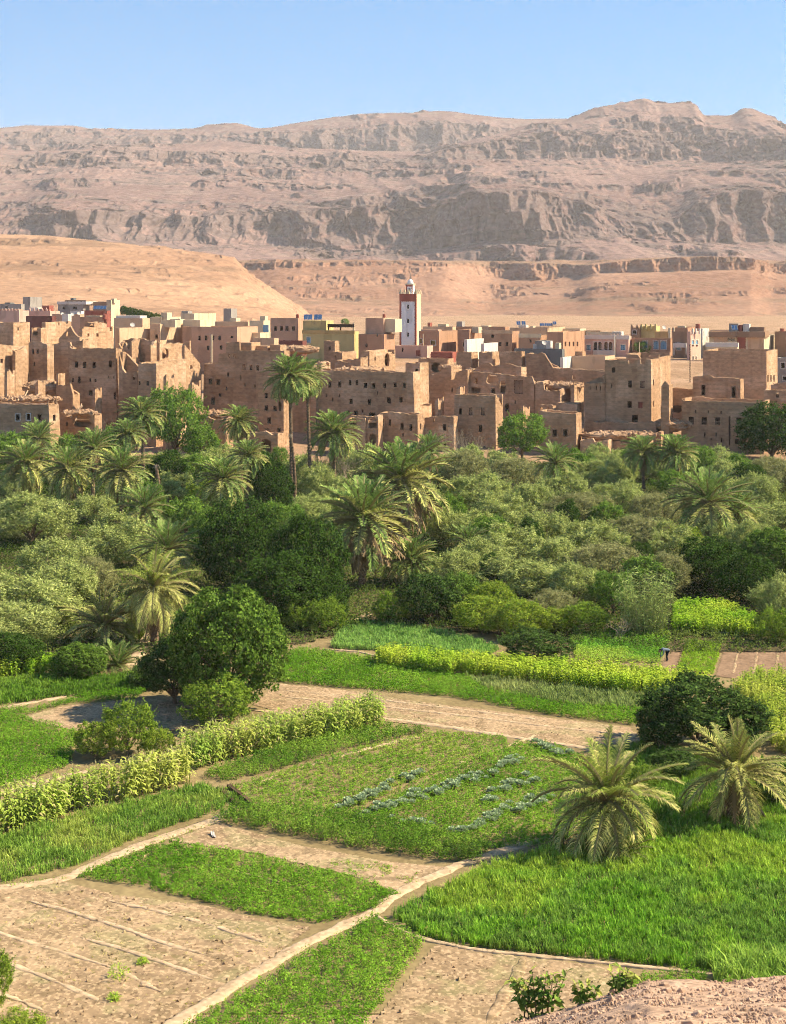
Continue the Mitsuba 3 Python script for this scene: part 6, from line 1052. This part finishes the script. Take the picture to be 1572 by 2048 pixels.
# ---------------------------------------------------------------- the foreground bank and small things
rng = np.random.default_rng(91)
def gravel_colour(p, n, uv): return mix((.31, .20, .135), (.52, .365, .265), fbm(p.x * 2.2, p.y * 2.2, p.z * 2.2, 3)) * (.6 + .8 * noise(p.x * 16, p.y * 16, p.z * 16))
scene['gravel_stone'] = diffuse(gravel_colour)
Yb = np.linspace(15, 26.6, 150); ub = np.linspace(.06, .34, 190); YY = Yb[:, None] * np.ones((1, 190)); XX = ub[None] * YY
Zb = ground_z(XX, YY) + .03 + .10 * (meshkit.fbm(np.stack([XX / .3, YY / .3, XX * 0], -1), 3, 8) - .3)
put('gravel_bank', (np.stack([XX, YY, Zb], -1).reshape(-1, 3), tri_grid(150, 190)), 'gravel_stone'); tag('gravel_bank', 'pinkish stony bank below the viewpoint', kind='structure')
n = 9000; yy = rng.uniform(17, 26.4, n); xx = rng.uniform(.07, .33, n) * yy; r = np.abs(rng.normal(0, .011, n)) + .008; r[rng.random(n) < .012] *= 3
ico = trimesh.creation.icosphere(0, 1.0); v0 = np.array(ico.vertices); f0 = np.array(ico.faces)
vv = v0[None] * (1 + .3 * (rng.random((n, 12, 1)) - .5)) * (r[:, None, None] * rng.uniform(.7, 1.3, (n, 1, 3))) + np.stack([xx, yy, ground_z(xx, yy) + .05], -1)[:, None]
put('gravel', (vv.reshape(-1, 3), (np.arange(n)[:, None, None] * 12 + f0[None]).reshape(-1, 3)), 'gravel_stone'); tag('gravel', 'loose pinkish stones on the bank', 'gravel', kind='stuff')
# saplings: each leaf is a piece of its own
lv = {}
for i, c in enumerate([(.16, .27, .05), (.11, .20, .04), (.24, .34, .07), (.38, .42, .10)]):
    g = np.array([[0, 0, 0], [.30, .22, .05], [.65, .20, .04], [1, 0, -.10], [.65, -.20, .04], [.30, -.22, .05], [.5, 0, -.02]]); fc = np.array([[0, 6, 1], [1, 6, 2], [2, 6, 3], [3, 6, 4], [4, 6, 5], [5, 6, 0]])
    lv[i] = mikit.ply((g, fc), 'glossy_leaf', color=np.tile(c, (7, 1)))
def sapling(px, top, base, Y, w, label, stems, per):
    key = fresh('sapling'); b = P(px, base, Y); h = (base - top) / F * Y; n = 0; ms = []
    for s in range(stems):
        dx = (s - (stems - 1) / 2) / max(stems - 1, 1) * w / F * Y * .75; q = b + np.array([dx, rng.uniform(-.12, .12), h * rng.uniform(.78, 1.0) * (1 - .25 * abs(dx) / max(w / F * Y, .01))]); m = (b + q) / 2 + rng.normal(0, .02, 3); root = b + np.array([dx * .45, 0, -.15]); ms.append(tube([root, m, q], [.014, .010, .004], 5))
        for i in range(per):
            t = rng.uniform(.10, 1.04); p = root * (1 - t) + q * t if t < .5 else m * (1 - (t - .5) * 2) + q * (t - .5) * 2; l = rng.uniform(.12, .20) * (1.2 - .4 * t); k = f'{key}__leaf' + (f'_{n:03d}' if n else ''); n += 1
            scene[k] = {**lv[3 if t > .9 and rng.random() < .7 else int(rng.integers(0, 3))], 'to_world': T().translate([float(x) for x in p]).rotate([0, 0, 1], rng.uniform(0, 360)).rotate([0, 1, 0], rng.uniform(-50, 45)).rotate([1, 0, 0], rng.uniform(-45, 45)).scale([float(l)] * 3)}
    put(key + '__stem', join(ms), 'bark', smooth=True); tag(key, label, 'sapling')
sapling(1078, 1934, 2085, 25.2, 150, 'largest leafy sapling at the edge of the gravel bank', 9, 46)
sapling(1172, 1964, 2060, 25.3, 50, 'middle leafy sapling on the gravel bank', 4, 44); sapling(1246, 1930, 2030, 24.9, 60, 'rightmost leafy sapling rising from the gravel bank', 4, 46)
# weeds in the bare plot
def weed(px, base, top, label, s):
    b = G(px, base); h = (base - top) / F * b[1]; r_ = np.random.default_rng(s); k = 150; d = unit(r_.standard_normal((k, 3)) * (1, 1, .5) + np.array([0, 0, .8])); t = r_.random(k) ** .5
    v, f = leaves(b + d * h * t[:, None] * (.8, .8, 1), r_.standard_normal((k, 3)) + np.array([0, 0, 1.]), d, .16, .06, r_); key = fresh('weed'); put(key, (v, f), 'leaf', color=tint(r_, k, [(.24, .34, .06), (.32, .40, .09), (.16, .26, .05)], 4)); tag(key, label, 'weed')
weed(236, 1958, 1924, 'bright green weed alone in the large bare plot', 1); weed(285, 1930, 1912, 'small weed right of the bright one in the large bare plot', 2); weed(228, 2003, 1982, 'small weed below the bright one in the large bare plot', 3)
scene['shade_soil'] = diffuse(lambda p, n, uv: mix((.06, .042, .026), (.13, .09, .055), fbm(p.x * 3, p.y * 3, p.z * 3, 3)))  # ditch soil darkened: the shade inside the trench is put into its colour
# the open ditch
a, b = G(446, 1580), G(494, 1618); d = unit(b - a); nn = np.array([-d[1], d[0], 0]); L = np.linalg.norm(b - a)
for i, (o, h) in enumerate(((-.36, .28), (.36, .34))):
    m = trimesh.creation.box(extents=(L, .22, h)); m = m.subdivide().subdivide(); q = np.array(m.vertices); q += (meshkit.fbm(q * 3 + i * 9, 3)[:, None] - .5) * .12; m.vertices = a + (q[:, :1] + L / 2) * d + (q[:, 1:2] + o) * nn + (q[:, 2:] + h / 2 - .02) * np.array([0, 0, 1.]); put('irrigation_ditch__bank' + ('_001' if i else ''), m, 'shade_soil')
m = trimesh.creation.box(extents=(L, .66, .02)); q = np.array(m.vertices); m.vertices = a + (q[:, :1] + L / 2) * d + q[:, 1:2] * nn + (q[:, 2:] + .13) * np.array([0, 0, 1.]); put('irrigation_ditch__bed', m, 'shade_soil')
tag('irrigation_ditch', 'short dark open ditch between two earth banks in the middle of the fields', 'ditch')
for nm, pts, lab in (('clods', BIG, 'dark clods and straw on the large bare plot'), ('clods', [(870, 1890), (1100, 1922), (1235, 1945), (1235, 2075), (720, 2075)], 'clods on the bare plot at the bottom centre'), ('clods', [(560, 1372), (805, 1402), (1262, 1458), (1180, 1495), (866, 1452), (560, 1426)], 'clods on the long bare strip')):
    q = fill(gpoly(pts), 2.2, rng); n = len(q); r = rng.uniform(.02, .065, n); r[rng.random(n) < .04] *= 2
    vv = v0[None] * (1 + .5 * (rng.random((n, 12, 1)) - .5)) * (r[:, None, None] * rng.uniform(.5, 1.4, (n, 1, 3))) + np.stack([q[:, 0], q[:, 1], q[:, 0] * 0 + .085], -1)[:, None]; k = fresh(nm); put(k, (vv.reshape(-1, 3), (np.arange(n)[:, None, None] * 12 + f0[None]).reshape(-1, 3)), 'soil'); tag(k, lab, 'clods', kind='stuff')
# a white rag
c = G(426, 1674); g = np.stack(np.meshgrid(np.linspace(-.5, .5, 12), np.linspace(-.5, .5, 8), indexing='ij'), -1).reshape(-1, 2); z = .05 + .16 * meshkit.fbm(np.stack([g[:, 0] * 4, g[:, 1] * 4, g[:, 0] * 0], -1), 3)
putc('rag', trimesh.Trimesh(*(lambda v, f: (v, np.vstack([f[:, [0, 1, 2]], f[:, [0, 2, 3]]])))(np.stack([c[0] + g[:, 0] * .22 - g[:, 1] * .25, c[1] + g[:, 1] * .75, z + .08 * (g[:, 1] + .5)], -1), tri_grid(12, 8)), process=False), 'white'); tag('rag', 'small crumpled white rag on the narrow bare strip', 'rag')
# the person stooping in the far plot
import manifold3d as m3
def ball(c, r, n=14): return m3.Manifold.sphere(float(r), n).translate([float(x) for x in c])
def bone(c0, r0, c1, r1): return m3.Manifold.batch_hull([ball(c0, r0), ball(c1, r1)])
def solid(parts, length=.035, it=6):
    m = parts[0]
    for p in parts[1:]: m = m + p
    m = m.refine_to_length(length).to_mesh(); t = trimesh.Trimesh(m.vert_properties[:, :3], m.tri_verts); trimesh.smoothing.filter_taubin(t, iterations=it); return t
for k, c in (('skin', (.30, .175, .11)), ('dark_cloth', (.025, .028, .036)), ('grey_cloth', (.16, .20, .25)), ('hair_black', (.012, .011, .010))): scene[k] = {'type': 'twosided', 'bsdf': {'type': 'diffuse', 'reflectance': {'type': 'rgb', 'value': c}}}
def person(px, base):
    o = G(px, base, 0.0); o[2] = .06
    def A(x, y, z): return np.array([x, y, z])
    hip, chest, neck, head = A(.22, 0, .93), A(-.20, 0, 1.00), A(-.36, 0, .97), A(-.50, 0, .90)
    legs, arms, hands, shoes = [], [], [], []
    for s in (-1, 1):
        hj, kn, an = hip + (0, s * .10, -.04), A(.10 + .05 * s, s * .14, .49), A(.16 + .10 * s, s * .15, .09)
        legs += [bone(hj, .105, kn, .072), bone(kn, .07, an, .048)]; shoes += [bone(an + (0, 0, -.02), .05, an + (-.05, 0, -.05), .045), bone(an + (.03, 0, -.055), .04, an + (-.16, s * .01, -.06), .034)]
        sh, el, wr = chest + (-.06, s * .19, -.03), A(-.30 - .03 * s, s * .23, .68), A(-.42 + .05 * s, s * .14, .46)
        arms += [bone(sh, .062, el, .046), bone(el, .045, wr, .034)]
        dn = unit(A(-.25, -s * .1, -1)); sd = A(0, 1, 0); palm_ = wr + dn * .075; hs = [bone(wr, .03, palm_ + sd * .02, .026), bone(wr, .03, palm_ - sd * .02, .026)]
        for i, (off, ln) in enumerate(((-.03, .060), (-.01, .075), (.01, .07), (.03, .055))):
            p0 = palm_ + sd * off; p1 = p0 + dn * ln * .55; p2 = p1 + unit(dn + A(.5, 0, 0)) * ln * .55; hs += [bone(p0, .0105, p1, .0095), bone(p1, .0095, p2, .008)]
        th0 = wr + dn * .03 - sd * s * .03; hs += [bone(th0, .012, th0 + dn * .03 - sd * s * .025, .010), bone(th0 + dn * .03 - sd * s * .025, .010, th0 + dn * .065 - sd * s * .02, .008)]; hands.append(solid(hs, .012, 3))
    torso = [bone(hip + (0, -.07, 0), .125, chest + (0, -.08, 0), .125), bone(hip + (0, .07, 0), .125, chest + (0, .08, 0), .125), bone(chest + (-.05, -.15, 0), .075, chest + (-.05, .15, 0), .075), bone(chest, .10, neck, .058)]
    hd = [bone(head + (.02, 0, .03), .098, head + (-.06, 0, -.05), .076), bone(neck, .055, head, .06), ball(head + (-.13, 0, -.06), .02), ball(head + (-.02, .095, -.01), .024), ball(head + (-.02, -.095, -.01), .024), bone(head + (-.10, 0, -.115), .03, head + (-.06, 0, -.11), .04)]
    def mv(t): t.vertices = np.array(t.vertices) @ np.array([[math.cos(.25), math.sin(.25), 0], [-math.sin(.25), math.cos(.25), 0], [0, 0, 1]]) + o; return t
    put('person__shirt', mv(solid(torso + arms)), 'grey_cloth', smooth=True); put('person__trousers', mv(solid(legs + [bone(hip + (.0, -.07, -.03), .13, hip + (0, .07, -.03), .13)])), 'dark_cloth', smooth=True)
    put('person__head', mv(solid(hd, .02, 3)), 'skin', smooth=True); put('person__hair', mv(solid([bone(head + (.045, 0, .05), .092, head + (.0, 0, .055), .092), bone(head + (.05, 0, .0), .085, neck + (-.02, 0, .03), .05)], .02, 3)), 'hair_black', smooth=True)
    put('person__hand', mv(hands[0]), 'skin', smooth=True); put('person__hand_001', mv(hands[1]), 'skin', smooth=True)
    for i, sx in enumerate((shoes[:2], shoes[2:])): put('person__shoe' + ('_001' if i else ''), mv(solid(sx, .02, 3)), 'dark_cloth', smooth=True)
    tag('person', 'person in dark trousers and grey-blue top stooping over the small brown plot', 'person')
person(1331, 1324)
# ---------------------------------------------------------------- the air between here and the mountains
scene['haze'] = {'type': 'cube', 'to_world': T().translate([0, 3000, 390]).scale([6000, 6200, 410]), 'bsdf': {'type': 'null'}, 'interior': {'type': 'ref', 'id': 'air'}}
tag('haze', 'thin pale haze over the whole valley', kind='stuff')
